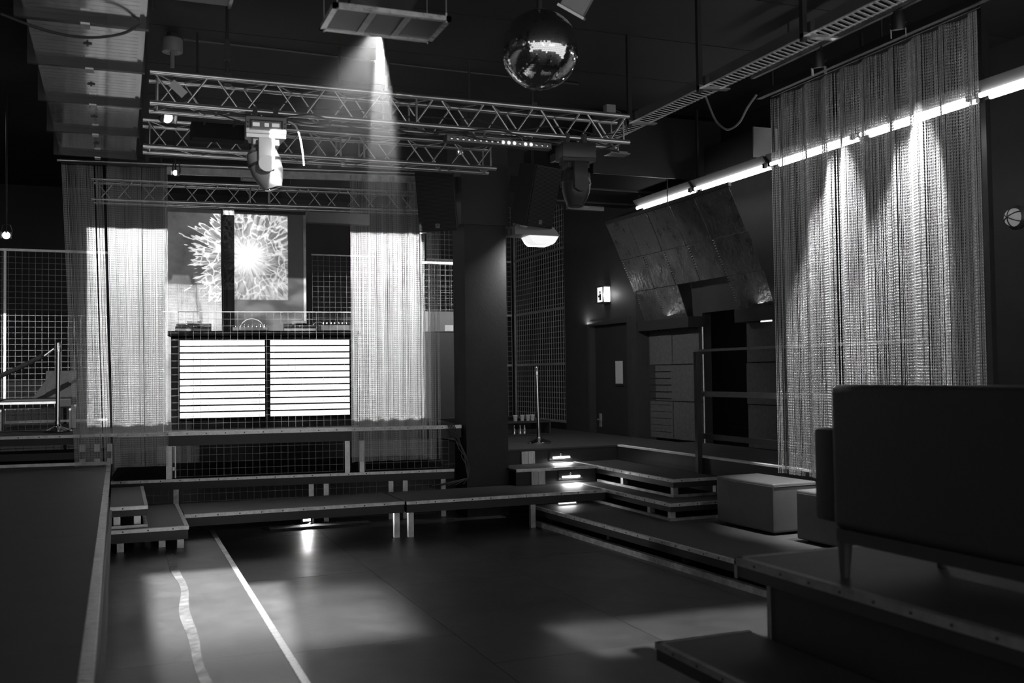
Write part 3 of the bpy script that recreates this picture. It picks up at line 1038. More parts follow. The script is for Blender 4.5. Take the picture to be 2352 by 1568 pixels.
# ================================================================== STEP LAMPS, TIMBER BLOCKS
def step_lamp(label, x, y, z):
    t = thing('step_lamp', label, 'lamp', (x, y, z), group='step lamps')
    MB().box(-0.17, 0.17, -0.012, 0.0, -0.02, 0.085).build('back_plate', 'black', t)
    MB().box(-0.17, 0.17, -0.03, -0.012, 0.078, 0.085).build('hood', 'black', t)
    MB().box(-0.125, 0.125, -0.035, -0.012, 0.0, 0.028).build('tube', 'lampglass', t, bevel=0.006)
    MB().lathe([(0.001, 0.0), (0.022, 0.0), (0.016, 0.012), (0.001, 0.016)], 14, T=T((0, -0.012, 0.055), (R(90), 0, 0))).build('reflector_cap', 'chrome', t, smooth=True)
    area('step_lamp_light', (x, y - 0.06, z + 0.02), (x, y - 0.10, z - 0.2), 4.0, 0.25, 0.02)
    return t


step_lamp('glowing step lamp in the upper riser beside the pillar', 5.54, 12.268, 0.655)
step_lamp('glowing step lamp in the lower riser beside the pillar', 5.36, 11.578, 0.468)
for lab, x0, x1, y, z0, z1 in (('pale timber block on the upper riser beside the pillar', 4.965, 5.15, 12.262, 0.604, 0.765),
                               ('pale timber block on the lower riser beside the pillar', 4.815, 4.995, 11.572, 0.404, 0.57)):
    t = thing('timber_block', lab, 'block', ((x0 + x1) / 2, y, z0))
    hw = (x1 - x0) / 2
    MB().box(-hw, -0.002, -0.03, 0.0, 0, z1 - z0).build('plank', 'wood', t)
    MB().box(0.002, hw, -0.03, 0.0, 0, z1 - z0).build('plank', 'wood', t)
ul = thing('strip_lamp', 'small bright strip lamp under the step platform beside the side platform', 'lamp', (5.0, 10.9, 0.225))
MB().box(-0.12, 0.12, -0.02, 0.02, 0.0, 0.015).build('base', 'white', ul)
MB().tube((-0.11, 0, 0.03), (0.11, 0, 0.03), 0.014, 10).build('tube', 'lampglass', ul, smooth=True)
area('strip_lamp_light', (5.0, 10.9, 0.30), (5.0, 10.88, 0.2), 1.2, 0.22, 0.03)

# ================================================================== STOOLS, BENCH
def pouf(label, x0, x1, y0, y1, z0, h, rotz=0.0):
    t = thing('cube_stool', label, 'stool', ((x0 + x1) / 2, (y0 + y1) / 2, z0), rotz, group='cube stools on the side platform')
    hx, hy = (x1 - x0) / 2, (y1 - y0) / 2
    MB().box(-hx, hx, -hy, hy, 0.02, h).build('cushion', 'leather', t, bevel=0.022, smooth=True, seg=3)
    q = MB()
    for z in (h - 0.03,):
        q.path([(-hx + 0.01, -hy - 0.001, z), (hx - 0.01, -hy - 0.001, z)], 0.004, 5)
        q.path([(-hx - 0.001, -hy + 0.01, z), (-hx - 0.001, hy - 0.01, z)], 0.004, 5)
    for sx_ in (-1, 1):
        q.path([(sx_ * (hx - 0.004), -hy + 0.004, 0.04), (sx_ * (hx - 0.004), -hy + 0.004, h - 0.03)], 0.004, 5)
    q.build('seam', 'leather', t)
    for a in (-1, 1):
        for b in (-1, 1):
            MB().tube((a * (hx - 0.08), b * (hy - 0.08), 0), (a * (hx - 0.08), b * (hy - 0.08), 0.025), 0.02, 8).build('foot', 'black', t)
    return t


pouf('long grey leatherette stool on the side platform, farther one', 5.80, 6.33, 7.98, 8.90, 0.223, 0.49, R(2))
pouf('long grey leatherette stool on the side platform, half hidden by the bench', 5.85, 6.34, 6.85, 7.66, 0.223, 0.47, R(2))

bn = thing('lounge_bench', 'black high-backed lounge bench on the near platform', 'bench', (3.2, 3.9, 0.803))
# origin: far end of the bench back; the bench runs towards the photographer along -y
MB().box(-0.02, 0.10, -2.4, 0.0, 0.24, 0.925).build('backrest', 'couch', bn, bevel=0.045, smooth=True, seg=4)
MB().box(0.10, 0.72, -2.4, 0.0, 0.22, 0.46).build('seat', 'couch', bn, bevel=0.03, smooth=True)
MB().box(0.0, 0.70, 0.0, 0.15, 0.26, 0.71).build('armrest', 'couch', bn, bevel=0.025, smooth=True)
MB().box(0.02, 0.70, -2.52, -2.41, 0.26, 0.71).build('armrest', 'couch', bn, bevel=0.025, smooth=True)
MB().box(-0.01, 0.70, -2.38, -0.02, 0.18, 0.24).build('base_frame', 'black', bn)
for x in (0.04, 0.64):
    for y in (-2.3, -0.02):
        MB().tube((x, y, 0.18), (x - 0.005, y, 0.0), 0.036, 10, 0.022).build('leg', 'black', bn)

# ================================================================== RAILING, STANCHIONS
rl = thing('railing', 'black metal railing with three rails at the edge of the upper deck', 'railing', (6.47, 10.15, 0.0))
MB().box(-0.13, -0.07, -0.03, 0.03, 0.603, 2.03).build('post', 'blackmetal', rl)
for z in (2.0, 1.51, 1.01):
    MB().box(-0.08, 0.0, -0.02, 0.02, z, z + 0.03).build('bracket', 'blackmetal', rl)
MB().box(-0.03, 0.03, -3.43, -3.37, 0.803, 2.03).build('post', 'blackmetal', rl)
for z, hgt, m_ in ((2.03, 0.03, 'alu'), (1.50, 0.06, 'alu'), (1.00, 0.06, 'blackmetal')):
    MB().box(-0.025, 0.025, -3.45, 0.10, z, z + hgt).build('rail', mat('worn_rail', 0.16, 0.45, vary=0.2) if m_ == 'alu' else m_, rl)


def stanchion(label, loc, h, tilt=0.0):
    t = thing('stanchion', label, 'stanchion', loc, rot=(0, tilt, 0), group='rope stanchions')
    MB().lathe([(0.001, 0.0), (0.165, 0.0), (0.17, 0.012), (0.165, 0.024), (0.10, 0.048), (0.045, 0.07), (0.03, 0.10), (0.001, 0.10)], 28).build('base', 'chrome', t, smooth=True)
    MB().tube((0, 0, 0.08), (0, 0, h - 0.10), 0.026, 14).build('pole', 'chrome', t, smooth=True)
    MB().lathe([(0.028, h - 0.12), (0.036, h - 0.115), (0.036, h - 0.015), (0.030, h), (0.001, h + 0.004)], 16).build('rope_head', 'chrome', t, smooth=True)
    MB().tube((0, 0, 0.07), (0, 0, 0.13), 0.034, 14).build('collar', 'chrome', t, smooth=True)
    return t


stanchion('chrome rope stanchion on the upper deck beside the pillar', (5.59, 13.12, 0.803), 1.09, R(-1.2))
stanchion('chrome rope stanchion with black rope on the left stage wing', (-0.69, 13.45, 1.158), 1.10, R(0.4))
rp = thing('velvet_rope', 'black rope hanging from the left stanchion towards the left', 'rope', (-0.72, 13.45, 2.2))
MB().path([(-0.03 - 1.2 * s, 0.0, -0.04 - 0.75 * s + 0.22 * s * s) for s in np.linspace(0.08, 1, 14)], 0.028, 8).build('cord', 'rope', rp, smooth=True)
MB().path([(0.0 - 0.12 * s, 0.0, -0.01 - 0.10 * s) for s in np.linspace(0.1, 1, 5)], 0.014, 8).build('hook', 'chrome', rp, smooth=True)

# bench with grid front at the far left
lb = thing('low_bench', 'dark low bench behind the left stanchion', 'bench', (-0.75, 14.30, 1.158))
MB().box(-0.75, 0.24, -0.25, 0.25, 0.28, 0.40).build('seat', 'black', lb, bevel=0.02)
MB().box(-0.14, 0.24, 0.20, 0.30, 0.40, 0.76).build('backrest', 'cork', lb, bevel=0.02)
MB().add([(-0.30, 0.22, 0.40), (-0.12, 0.22, 0.66), (-0.12, 0.22, 0.40), (-0.30, 0.27, 0.40), (-0.12, 0.27, 0.66), (-0.12, 0.27, 0.40)],
         [(0, 1, 2), (5, 4, 3), (0, 3, 4, 1), (1, 4, 5, 2), (2, 5, 3, 0)]).build('side_cheek', 'black', lb)
for x in (-0.68, 0.16):
    MB().box(x, x + 0.06, -0.2, 0.2, 0.0, 0.28).build('leg', 'alu', lb)
for k, x in enumerate((-0.53, -0.34)):
    t = thing('timber_post', ('pale upright timber beside the base of the left stanchion', 'pale upright timber next to the left chain curtain')[k], 'post', (x, 14.0, 1.158))
    MB().box(-0.03, 0.03, -0.03, 0.03, 0.0, 0.32).build('shaft', 'wood', t)
    MB().box(-0.035, 0.035, -0.035, 0.035, 0.0, 0.02).build('foot', 'frame', t)

# ================================================================== CEILING DUCT (left)
dx0, dx1, dz = -0.585, 0.17, 4.27
dc = thing('air_duct', 'ribbed sheet-metal air duct under the ceiling at the top left', 'duct', ((dx0 + dx1) / 2, 5.3, dz))
hw = (dx1 - dx0) / 2
rims = [5.2, 6.28, 7.34, 8.40, 9.50, 10.65, 11.75]
for k in range(len(rims) - 1):
    y0, y1 = rims[k] + 0.05 - 5.3, rims[k + 1] - 0.05 - 5.3
    m = MB()
    m.box(-hw, hw, y0, y1, 0.006, 0.62)
    nr = 12
    st = (y1 - y0) / nr
    for i in range(nr):
        m.prism([(y0 + st * i + 0.0025, 0.006), (y0 + st * i + 0.0025, -0.004), (y0 + st * (i + 1) - 0.0025, -0.004), (y0 + st * (i + 1) - 0.0025, 0.006)],
                -hw + 0.02, hw - 0.03, T=Matrix(((0, 0, 1, 0), (1, 0, 0, 0), (0, 1, 0, 0), (0, 0, 0, 1))))
    sec = m.build('duct_section', 'steel', dc)
    MB().box(-0.03, 0.03, (y0 + y1) / 2 - 0.006, (y0 + y1) / 2 + 0.006, -0.014, -0.004).box(-0.008, 0.008, (y0 + y1) / 2 - 0.03, (y0 + y1) / 2 + 0.03, -0.018, -0.006).build('wing_catch', 'blackmetal', sec)
    MB().box(hw, hw + 0.012, y0, y1, 0.0, 0.02).build('side_lip', 'steel', sec)
for y in rims:
    f = MB()
    f.box(-hw - 0.06, hw + 0.03, y - 5.3 - 0.05, y - 5.3 - 0.008, -0.045, 0.66).box(-hw - 0.04, hw + 0.03, y - 5.3 + 0.008, y - 5.3 + 0.05, -0.03, 0.66)
    fl_ = f.build('flange', 'blackmetal', dc)
    MB().box(-0.03, 0.03, y - 5.3 - 0.055, y - 5.3 + 0.055, -0.058, -0.045).build('clip', 'alu', fl_)
for y in (7.0, 9.0, 11.2):
    MB().tube((hw + 0.05, y - 5.3, 0.0), (hw + 0.05, y - 5.3, CEIL - dz), 0.008, 6).build('hanger', 'blackmetal', dc)
cbk = MB().path(curve_pts([(-0.72, 7.28, 4.22), (-0.45, 7.28, 4.14), (-0.2, 7.28, 4.12), (0.02, 7.28, 4.17), (0.15, 7.3, 4.26)]), 0.010, 8)
tag(cbk.build('sagging_cable', 'cable', None, smooth=True), 'black cable sagging below the air duct at the top left', 'cable')
vb = thing('vent_box', 'pale sheet-metal vent box cut by the top edge beside the air duct', 'vent', (0.49, 7.3, 4.62))
MB().box(-0.24, 0.29, -0.55, 0.45, 0, 0.45).build('case', 'greyplastic', vb, bevel=0.01)
MB().box(0.285, 0.31, -0.56, 0.46, -0.015, 0.47).build('flange', 'steel', vb)

# ================================================================== DETECTOR
sd = thing('smoke_extract_sensor', 'pale round ceiling detector with a stub pipe', 'detector', (0.495, 10.2, 4.99))
MB().lathe([(0.001, 0.0), (0.095, 0.0), (0.10, 0.01), (0.10, 0.125), (0.09, 0.135), (0.001, 0.135)], 28).build('housing', 'greyplastic', sd, smooth=True)
MB().tube((0, 0, 0.0), (0, 0, -0.15), 0.022, 14).build('stub_pipe', 'greyplastic', sd, smooth=True)
MB().tube((0, 0, 0.135), (0, 0, 0.19), 0.05, 12).build('mount', 'black', sd)
for s in (-1, 1):
    MB().tube((0.055 * s, -0.03, 0.001), (0.055 * s, -0.03, -0.004), 0.012, 8).build('screw_cover', 'alu', sd)
cd = MB().path([(0.6, 10.25, 5.15), (1.6, 10.3, 5.16), (3.2, 10.35, 5.15), (5.0, 10.4, 5.16)], 0.012, 6)
tag(cd.build('ceiling_conduit', 'blackmetal', None), 'thin dark conduit along the ceiling from the detector', 'conduit')

# ================================================================== PROJECTOR AND ITS FRAME
pf = thing('hanging_glass_frame', 'hanging aluminium frame with two dark glass plates below the projector', 'hanging frame', (1.485, 5.755, 3.90))
W2, D2 = 0.335, 0.195
for (a, b) in (((-W2, -D2), (W2, -D2)), ((-W2, D2), (W2, D2)), ((-W2, -D2), (-W2, D2)), ((W2, -D2), (W2, D2))):
    x0_, x1_ = sorted((a[0], b[0])); y0_, y1_ = sorted((a[1], b[1]))
    MB().box(x0_ - 0.016, x1_ + 0.016, y0_ - 0.016, y1_ + 0.016, -0.010, 0.018).build('rail', 'bright', pf)
for x in (-0.11, 0.10):
    MB().box(x - 0.02, x + 0.02, -D2, D2, -0.006, 0.0).build('cross_bar', 'alu', pf)
MB().box(-W2 + 0.012, -0.13, -D2 + 0.012, D2 - 0.012, 0.0, 0.006).build('plate', 'plastic', pf)
MB().box(-0.09, W2 - 0.012, -D2 + 0.012, D2 - 0.012, 0.0, 0.006).build('plate', 'plastic', pf)
for x in (-W2, W2):
    for y in (-D2, D2):
        MB().tube((x * 0.97, y, -0.02), (x * 0.97, y, 0.04), 0.006, 6).build('bolt', 'alu', pf)
        MB().tube((x * 0.97, y, 0.03), (x * 0.97, y, CEIL - 3.90), 0.002, 4).build('wire', 'zinc', pf)
pj = thing('projector', 'black projector above the hanging frame throwing the beam', 'projector', (1.50, 5.83, 4.06), rotz=R(-6))
MB().box(-0.20, 0.20, -0.24, 0.16, 0.0, 0.15).build('case', 'black', pj, bevel=0.015)
MB().tube((0.04, 0.16, 0.03), (0.045, 0.22, -0.02), 0.04, 16).build('lens_barrel', 'blackmetal', pj, smooth=True)
MB().tube((0.045, 0.221, -0.021), (0.046, 0.224, -0.023), 0.03, 16).build('lens', 'lampdim', pj)
for x in (-0.12, 0.02, 0.13):
    MB().box(x, x + 0.06, -0.04, 0.02, 0.15, CEIL - 4.06).build('bracket', 'black', pj)
bp2 = thing('projector', 'small black projector hanging over the stage behind the third truss', 'projector', (1.60, 13.62, 4.36))
MB().tube((0, -0.30, 0.04), (0, -0.262, 0.04), 0.02, 12).build('lens_barrel', 'blackmetal', bp2)
MB().box(-0.11, 0.11, -0.55, -0.30, 0.0, 0.09).build('case', 'black', bp2, bevel=0.01)
MB().tube((0, -0.42, 0.09), (0, -0.42, CEIL - 4.36), 0.012, 8).build('mount_pole', 'blackmetal', bp2)

# ================================================================== MIRROR BALL
ball_c, ball_r = Vector((2.916, 6.725, 4.20)), 0.291
mb_ = thing('mirror_ball', 'large mirror ball hanging under the ceiling', 'mirror ball', ball_c)
MB().lathe([(max(0.001, (ball_r - 0.004) * math.sin(a)), -(ball_r - 0.004) * math.cos(a)) for a in np.linspace(0.0, math.pi, 33)], 48).build('core', 'core', mb_, smooth=True)
tiles = MB()
rng = random.Random(4)
ts = 0.0125
nl = int(math.pi * ball_r / ts)
for i in range(1, nl):
    th = math.pi * i / nl
    cnt = max(6, int(2 * math.pi * ball_r * math.sin(th) / ts))
    for j in range(cnt):
        ph = 2 * math.pi * (j + 0.5 * (i % 2) * 0) / cnt
        nrm = Vector((math.sin(th) * math.cos(ph), math.sin(th) * math.sin(ph), math.cos(th)))
        c = nrm * ball_r
        e1 = Vector((-math.sin(ph), math.cos(ph), 0))
        e2 = nrm.cross(e1)
        jx, jy = rng.gauss(0, 0.012), rng.gauss(0, 0.012)
        h = ts * 0.455
        q = []
        for a, b in ((-h, -h), (h, -h), (h, h), (-h, h)):
            q.append(c + e1 * a + e2 * b + nrm * (jx * a + jy * b))
        tiles.add(q, [(0, 1, 2, 3)])
tiles.build('mirror_tiles', 'mirror', mb_, kind='stuff')
MB().lathe([(0.001, ball_r - 0.01), (0.05, ball_r - 0.01), (0.05, ball_r + 0.012), (0.02, ball_r + 0.02), (0.02, ball_r + 0.10), (0.001, ball_r + 0.10)], 18).build('top_cap', 'blackmetal', mb_, smooth=True)
for k in range(int((CEIL - 4.2 - ball_r - 0.10) / 0.034)):
    z = ball_r + 0.115 + 0.034 * k
    a = R(90) * (k % 2)
    MB().path([(0.010 * math.cos(t) * math.cos(a), 0.010 * math.cos(t) * math.sin(a), z + 0.021 * math.sin(t)) for t in np.linspace(0, 2 * math.pi, 9)], 0.003, 4).build('chain_link', 'zinc', mb_)
sp_ = thing('spot_lamp', 'dark spot lamp under the ceiling behind the mirror ball', 'spot lamp', (3.28, 6.9, 4.62), rot=(R(20), R(30), R(-20)))
MB().box(-0.10, 0.10, -0.09, 0.09, -0.02, 0.24).build('case', 'greyplastic', sp_, bevel=0.01)
MB().box(-0.115, 0.115, -0.10, 0.10, -0.04, -0.02).build('barn_door', 'alu', sp_)
MB().tube((0, 0, 0.2), (0.1, 0, 0.55), 0.012, 8).build('arm', 'blackmetal', sp_)

# ================================================================== MOVING HEADS
def moving_head(label, loc, rotz, body, shade, tilt, lens='plastic', disp=True):
    t = thing('moving_head', label, 'moving head', loc, rotz)
    # base box under the truss (z = 0 is the lower chord)
    MB().box(-0.165, 0.165, -0.13, 0.13, -0.215, -0.07).build('base', body, t, bevel=0.014, smooth=True)
    MB().prism([(-0.16, -0.12), (0.16, -0.12), (0.13, 0.12), (-0.13, 0.12)], -0.245, -0.215).build('base_skirt', body, t)
    if disp:
        fr_ = MB().box(-0.135, 0.135, -0.138, -0.13, -0.185, -0.10).build('display_frame', 'blackmetal', t)
        MB().box(-0.118, 0.118, -0.141, -0.138, -0.172, -0.113).build('display', 'greyplastic', fr_)
        for x0_, x1_ in ((-0.11, -0.055), (-0.015, 0.02), (0.045, 0.105)):
            MB().box(x0_, x1_, -0.1425, -0.141, -0.158, -0.127).build('display_block', 'display', fr_)
        for s in (-1, 1):
            for z in (-0.125, -0.16):
                MB().tube((s * 0.15, -0.13, z), (s * 0.15, -0.136, z), 0.007, 8).build('button', 'blackmetal', t)
    for s in (-1, 1):
        MB().box(s * 0.085 - 0.02, s * 0.085 + 0.02, -0.03, 0.03, -0.07, 0.035).box(s * 0.085 - 0.015, s * 0.085 + 0.015, -0.035, 0.035, -0.02, 0.03).build('clamp', 'blackmetal', t)
    MB().box(-0.11, 0.11, -0.09, 0.11, -0.30, -0.245).build('yoke_bridge', shade, t, bevel=0.01)
    for s in (-1, 1):
        MB().box(-0.068, 0.068, s * 0.145 - 0.028, s * 0.145 + 0.028, -0.52, -0.25).build('yoke_arm', body, t, bevel=0.02, smooth=True)
        MB().tube((0, s * 0.11, -0.47), (0, s * 0.18, -0.47), 0.068, 18).build('yoke_hub', shade, t, smooth=True)
    hm = T((0, 0, -0.455), (0, tilt, 0))
    prof = [(0.001, 0.16), (0.09, 0.155), (0.128, 0.11), (0.138, 0.03), (0.132, -0.06), (0.11, -0.13), (0.085, -0.18), (0.078, -0.20), (0.001, -0.20)]
    hd_ = MB().lathe(prof, 26, T=hm).build('head', shade, t, smooth=True)
    MB().lathe([(0.001, -0.201), (0.07, -0.201), (0.055, -0.209), (0.001, -0.212)], 20, T=hm).build('lens', lens, hd_, smooth=True)
    MB().lathe([(0.139, 0.035), (0.142, 0.03), (0.142, 0.015), (0.139, 0.01)], 26, T=hm).build('seam_ring', 'blackmetal', hd_, smooth=True)
    for k in range(5):
        MB().lathe([(0.122 - 0.008 * k, 0.115 + 0.008 * k), (0.129 - 0.009 * k, 0.118 + 0.008 * k), (0.122 - 0.008 * k, 0.121 + 0.008 * k)], 26, T=hm).build('cooling_fin', 'blackmetal', hd_)
    return t


moving_head('grey moving head with a display hanging from the near truss', (1.155, 8.5, 4.03), R(-4), 'greyplastic', mat('dark_grey_plastic', 0.16, 0.38), R(-18), lens='chrome')
moving_head('black moving head at the right end of the near truss', (4.04, 8.5, 4.03), R(-8), 'plastic', 'plastic', R(4), disp=False)
wc = MB().path(curve_pts([(1.33, 8.4, 3.94), (1.39, 8.38, 3.90), (1.425, 8.38, 3.80), (1.445, 8.38, 3.68), (1.455, 8.38, 3.57)]), 0.008, 8)
tag(wc.build('white_cable', 'white', None, smooth=True), 'white cable hanging in an arc beside the grey moving head', 'cable')

# LED bar below the near truss
lbx = thing('led_bar', 'long LED bar with a row of lenses under the near truss', 'light bar', (2.78, 8.63, 3.93), R(0.5))
MB().box(0, 1.06, -0.04, 0.05, -0.005, 0.06).build('housing', 'blackmetal', lbx, bevel=0.006)
MB().box(0.01, 1.05, -0.047, -0.04, 0.0, 0.05).build('window', mat('grey_lens_window', 0.25, 0.25), lbx)
ln_ = MB().lathe([(0.001, 0), (0.018, 0), (0.013, 0.01), (0.001, 0.013)], 12).mesh('lens')
ln_.materials.append(M['chrome'])
ln2 = ln_.copy(); ln2.materials.clear(); ln2.materials.append(M['lampdim'])
for k in range(18):
    link_copy('lens', ln2 if k in (9, 10, 11, 13, 14) else ln_, lbx, (0.05 + k * 0.0565, -0.047, 0.025), (R(90), 0, 0))
for x in (0.2, 0.85):
    MB().box(x - 0.015, x + 0.015, -0.02, 0.02, 0.06, 0.09).build('clamp', 'blackmetal', lbx)

# tag, floods and small lamps on the trusses
pt = MB().box(-0.07, 0.07, -0.003, 0.003, -0.035, 0.035).build('paper_tag', 'paper', None)
pt.location = (0.455, 8.47, 4.155); pt.rotation_euler = (0, R(42), 0)
tag(pt, 'pale paper tag tied to the left end of the near truss', 'tag')


def par_can(label, loc, target, hang=None, glass='lampglass', r=0.055, L=0.14, light=0, size=40, body='blackmetal', blend=0.7):
    t = thing('par_can', label, 'spot lamp', loc)
    d = (Vector(target) - Vector(loc)).normalized()
    t.rotation_euler = d.to_track_quat('-Z', 'Y').to_euler()
    MB().lathe([(0.001, L), (r * 0.6, L), (r * 0.95, L * 0.7), (r, 0.0), (r * 1.04, 0.0), (r * 1.04, -0.012), (r * 0.9, -0.012), (r * 0.9, 0.006), (0.001, 0.006)], 20).build('can', body, t, smooth=True)
    MB().lathe([(0.001, -0.004), (r * 0.5, -0.002), (r * 0.88, 0.004), (0.001, 0.005)], 16).build('lens', glass, t, smooth=True)
    MB().path([(-r * 1.1, 0, 0.04), (-r * 1.15, 0.05, 0.05), (-r * 0.8, 0.12, 0.05), (r * 0.8, 0.12, 0.05), (r * 1.15, 0.05, 0.05), (r * 1.1, 0, 0.04)], 0.008, 6).build('yoke', body, t)
    for k in range(2):
        s = (-1, 1)[k]
        MB().box(s * r * 1.05 - 0.004, s * r * 1.05 + 0.004, -r * 0.8, r * 0.8, -0.075, -0.008).build('barn_door', 'greyplastic', t)
    if hang:
        inv = t.rotation_euler.to_matrix().inverted()
        MB().tube(inv @ Vector((0, 0, 0.03)), inv @ (Vector(hang) - Vector(loc)), 0.01, 8).build('hanging_arm', body, t)
    if light:
        e = Vector(loc) + d * 0.03
        spot('par_can_light', e, target, light, size, blend, 0.03)
    return t


par_can('small bright spot lamp at the left end of the near truss', (0.40, 9.1, 4.07), (0.9, 7.6, 3.6), hang=(0.40, 8.76, 4.05))
par_can('narrow lit spot lamp hanging below the curtain rail', (0.60, 11.7, 4.10), (0.2, 10.3, 3.9), r=0.035, L=0.12, hang=(0.60, 11.7, 5.2))
par_can('lit spot lamp in the dark at the far left', (-1.22, 13.0, 3.50), (-1.0, 8.0, 2.9), r=0.05, hang=(-1.22, 13.0, 5.2))
par_can('lit spot lamp on the lamp bar above the wide chain curtain, farther one', (6.02, 7.42, 4.60), (6.46, 7.80, 1.9), light=1500, size=36, hang=(6.06, 7.42, 4.80))
par_can('lit spot lamp on the lamp bar above the wide chain curtain, nearer one', (6.06, 6.45, 4.64), (6.46, 6.85, 1.9), light=1500, size=36, hang=(6.06, 6.45, 4.80))
par_can('small lit lamp on the speaker side of the pillar', (3.62, 10.7, 4.33), (3.4, 9, 3.4), r=0.03, L=0.1, hang=(3.62, 10.25, 4.26))
lbr = thing('lamp_bar', 'dark lamp bar under the ceiling in front of the wide chain curtain', 'lamp bar', (6.06, 4.6, 4.79))
MB().box(-0.02, 0.02, 0, 3.9, 0, 0.05).build('profile', 'blackmetal', lbr)
MB().box(-0.024, -0.018, 0, 3.9, 0.005, 0.035).build('edge_line', 'alu', lbr)
for y in (0.5, 1.9, 3.3):
    MB().tube((0, y, 0.05), (0, y, CEIL - 4.79), 0.01, 6).build('hanger', 'blackmetal', lbr)

# ================================================================== SPEAKERS + FLOOD ON THE PILLAR
def speaker(label, loc, rot, arm):
    t = thing('loudspeaker', label, 'loudspeaker', loc, rot=rot, group='loudspeakers on the pillar')
    # front faces -y; trapezoid in plan
    MB().prism([(-0.235, -0.19), (0.235, -0.19), (0.15, 0.19), (-0.15, 0.19)], -0.38, 0.38).build('cabinet', 'black', t, bevel=0.01)
    MB().box(-0.225, 0.225, -0.198, -0.191, -0.37, 0.37).build('grille_cloth', 'drape', t)
    g = MB()
    for k in range(46):
        z = -0.36 + k * 0.016
        g.box(-0.22, 0.22, -0.203, -0.198, z, z + 0.007)
    g.build('grille_bars', 'black', t, kind='stuff')
    b_ = MB().box(-0.025, 0.025, -0.207, -0.203, -0.335, -0.285).build('badge', 'greyplastic', t)
    for zz in (-0.322, -0.308, -0.296):
        MB().box(-0.018, 0.018, -0.2085, -0.207, zz - 0.003, zz + 0.003).build('badge_mark', 'black', b_)
    MB().box(-0.24, -0.17, -0.16, -0.10, -0.40, -0.38).build('foot', 'white', t)
    MB().box(-0.03, 0.03, 0.19, arm, 0.0, 0.20).build('bracket', 'blackmetal', t)
    return t


speaker('black loudspeaker on the left side of the pillar, tilted down', (3.62, 11.45, 3.93), (R(15), R(0), R(-33)), 0.80)
speaker('black loudspeaker on the right side of the pillar, tilted down', (4.87, 11.50, 4.04), (R(15), R(0), R(22)), 0.45)
fd = thing('flood_light', 'grey flood light with glowing glass on the right of the pillar', 'flood light', (4.96, 11.72, 3.53), R(0))
TP = Matrix(((1, 0, 0, 0), (0, 0, 1, 0), (0, 1, 0, 0), (0, 0, 0, 1)))
MB().prism([(-0.32, 0.02), (-0.32, 0.13), (-0.28, 0.16), (0.21, 0.13), (0.30, 0.02)], -0.16, 0.16, T=TP).build('housing', 'greyplastic', fd, bevel=0.006)
MB().prism([(-0.12, 0.018), (0.29, 0.018), (0.24, -0.06), (0.20, -0.09), (-0.03, -0.09), (-0.08, -0.05)], -0.14, 0.14, T=TP).build('glass', 'lampdim', fd, bevel=0.006)
MB().box(-0.38, -0.30, -0.05, 0.05, 0.03, 0.11).build('mount_arm', 'blackmetal', fd)
area('flood_light_lamp', (5.03, 11.72, 3.42), (6.3, 15.5, 1.6), 90, 0.3, 0.2)
mini = thing('reflector_tab', 'tiny pale bracket under the right loudspeaker', 'bracket', (4.70, 11.60, 3.63))
MB().prism([(-0.05, -0.04), (0.04, -0.02), (-0.03, 0.06)], -0.02, 0.02, T=TP).build('plate', 'white', mini)

# ================================================================== CABLE TRAY (right)
tr = thing('cable_tray', 'perforated metal cable tray running along the ceiling at the right', 'cable tray', (4.90, 3.6, 4.31))
LT = 7.2
MB().box(-0.105, -0.10, 0, LT, 0, 0.085).build('side_rail', 'steel', tr)
MB().box(0.10, 0.105, 0, LT, 0, 0.085).build('side_rail', 'steel', tr)
rg = MB().box(-0.10, 0.10, -0.018, 0.018, -0.002, 0.002).mesh('rung')
rg.materials.append(M['strip'])
for k in range(int(LT / 0.06)):
    link_copy('rung', rg, tr, (0, 0.03 + 0.06 * k, 0.0), (R(14), 0, R(18)))
MB().box(-0.10, -0.07, 0, LT, -0.003, 0.0).build('bottom_flange', 'alu', tr)
MB().box(0.07, 0.10, 0, LT, -0.003, 0.0).build('bottom_flange', 'alu', tr)
for y in (8.75, 7.46, 6.03, 4.6):
    h = MB().box(-0.16, -0.12, y - 3.6 - 0.02, y - 3.6 + 0.02, -0.06, CEIL - 4.31)
    h.build('hanger', 'blackmetal', tr)
    MB().prism([(-0.16, -0.035), (0.16, -0.012), (0.16, 0.0), (-0.16, 0.0)], y - 3.6 - 0.03, y - 3.6 + 0.03, T=TP).build('arm', 'steel', tr)
cbt = MB()
for k in range(5):
    cbt.path([(4.84 + 0.03 * k + 0.012 * math.sin(j * 0.8 + k), 3.7 + j * 0.35, 4.335 + 0.01 * (k % 2) + 0.006 * math.sin(j * 1.3 + 2 * k)) for j in range(20)], 0.009, 6)
tag(cbt.build('tray_cables', 'cable', None, smooth=True), 'bundle of black cables lying in the ceiling cable tray', 'cable')
cbl2 = MB().path(curve_pts([(6.1, 9.6, 5.15), (6.15, 9.55, 4.95), (6.2, 9.43, 4.63), (6.2, 9.28, 4.49), (6.2, 9.14, 4.43), (6.2, 8.95, 4.46), (6.2, 8.8, 4.58), (6.25, 8.7, 4.70)]), 0.012, 8)
tag(cbl2.build('sagging_cable', 'greyplastic', None, smooth=True), 'grey cable sagging in a loop left of the wide chain curtain', 'cable')
be = thing('exit_bracket', 'small flat metal bracket at the right end of the near truss', 'bracket', (4.60, 8.7, 3.95))
MB().box(-0.11, 0.11, -0.05, 0.10, 0.0, 0.012).box(-0.09, 0.09, -0.03, 0.08, 0.012, 0.03).build('plate', 'steel', be)
MB().tube((0, 0, 0.03), (0, 0, 0.10), 0.012, 8).build('stem', 'steel', be)
jb = thing('junction_box', 'grey junction box above the right end of the near truss', 'junction box', (4.47, 8.62, 4.33))
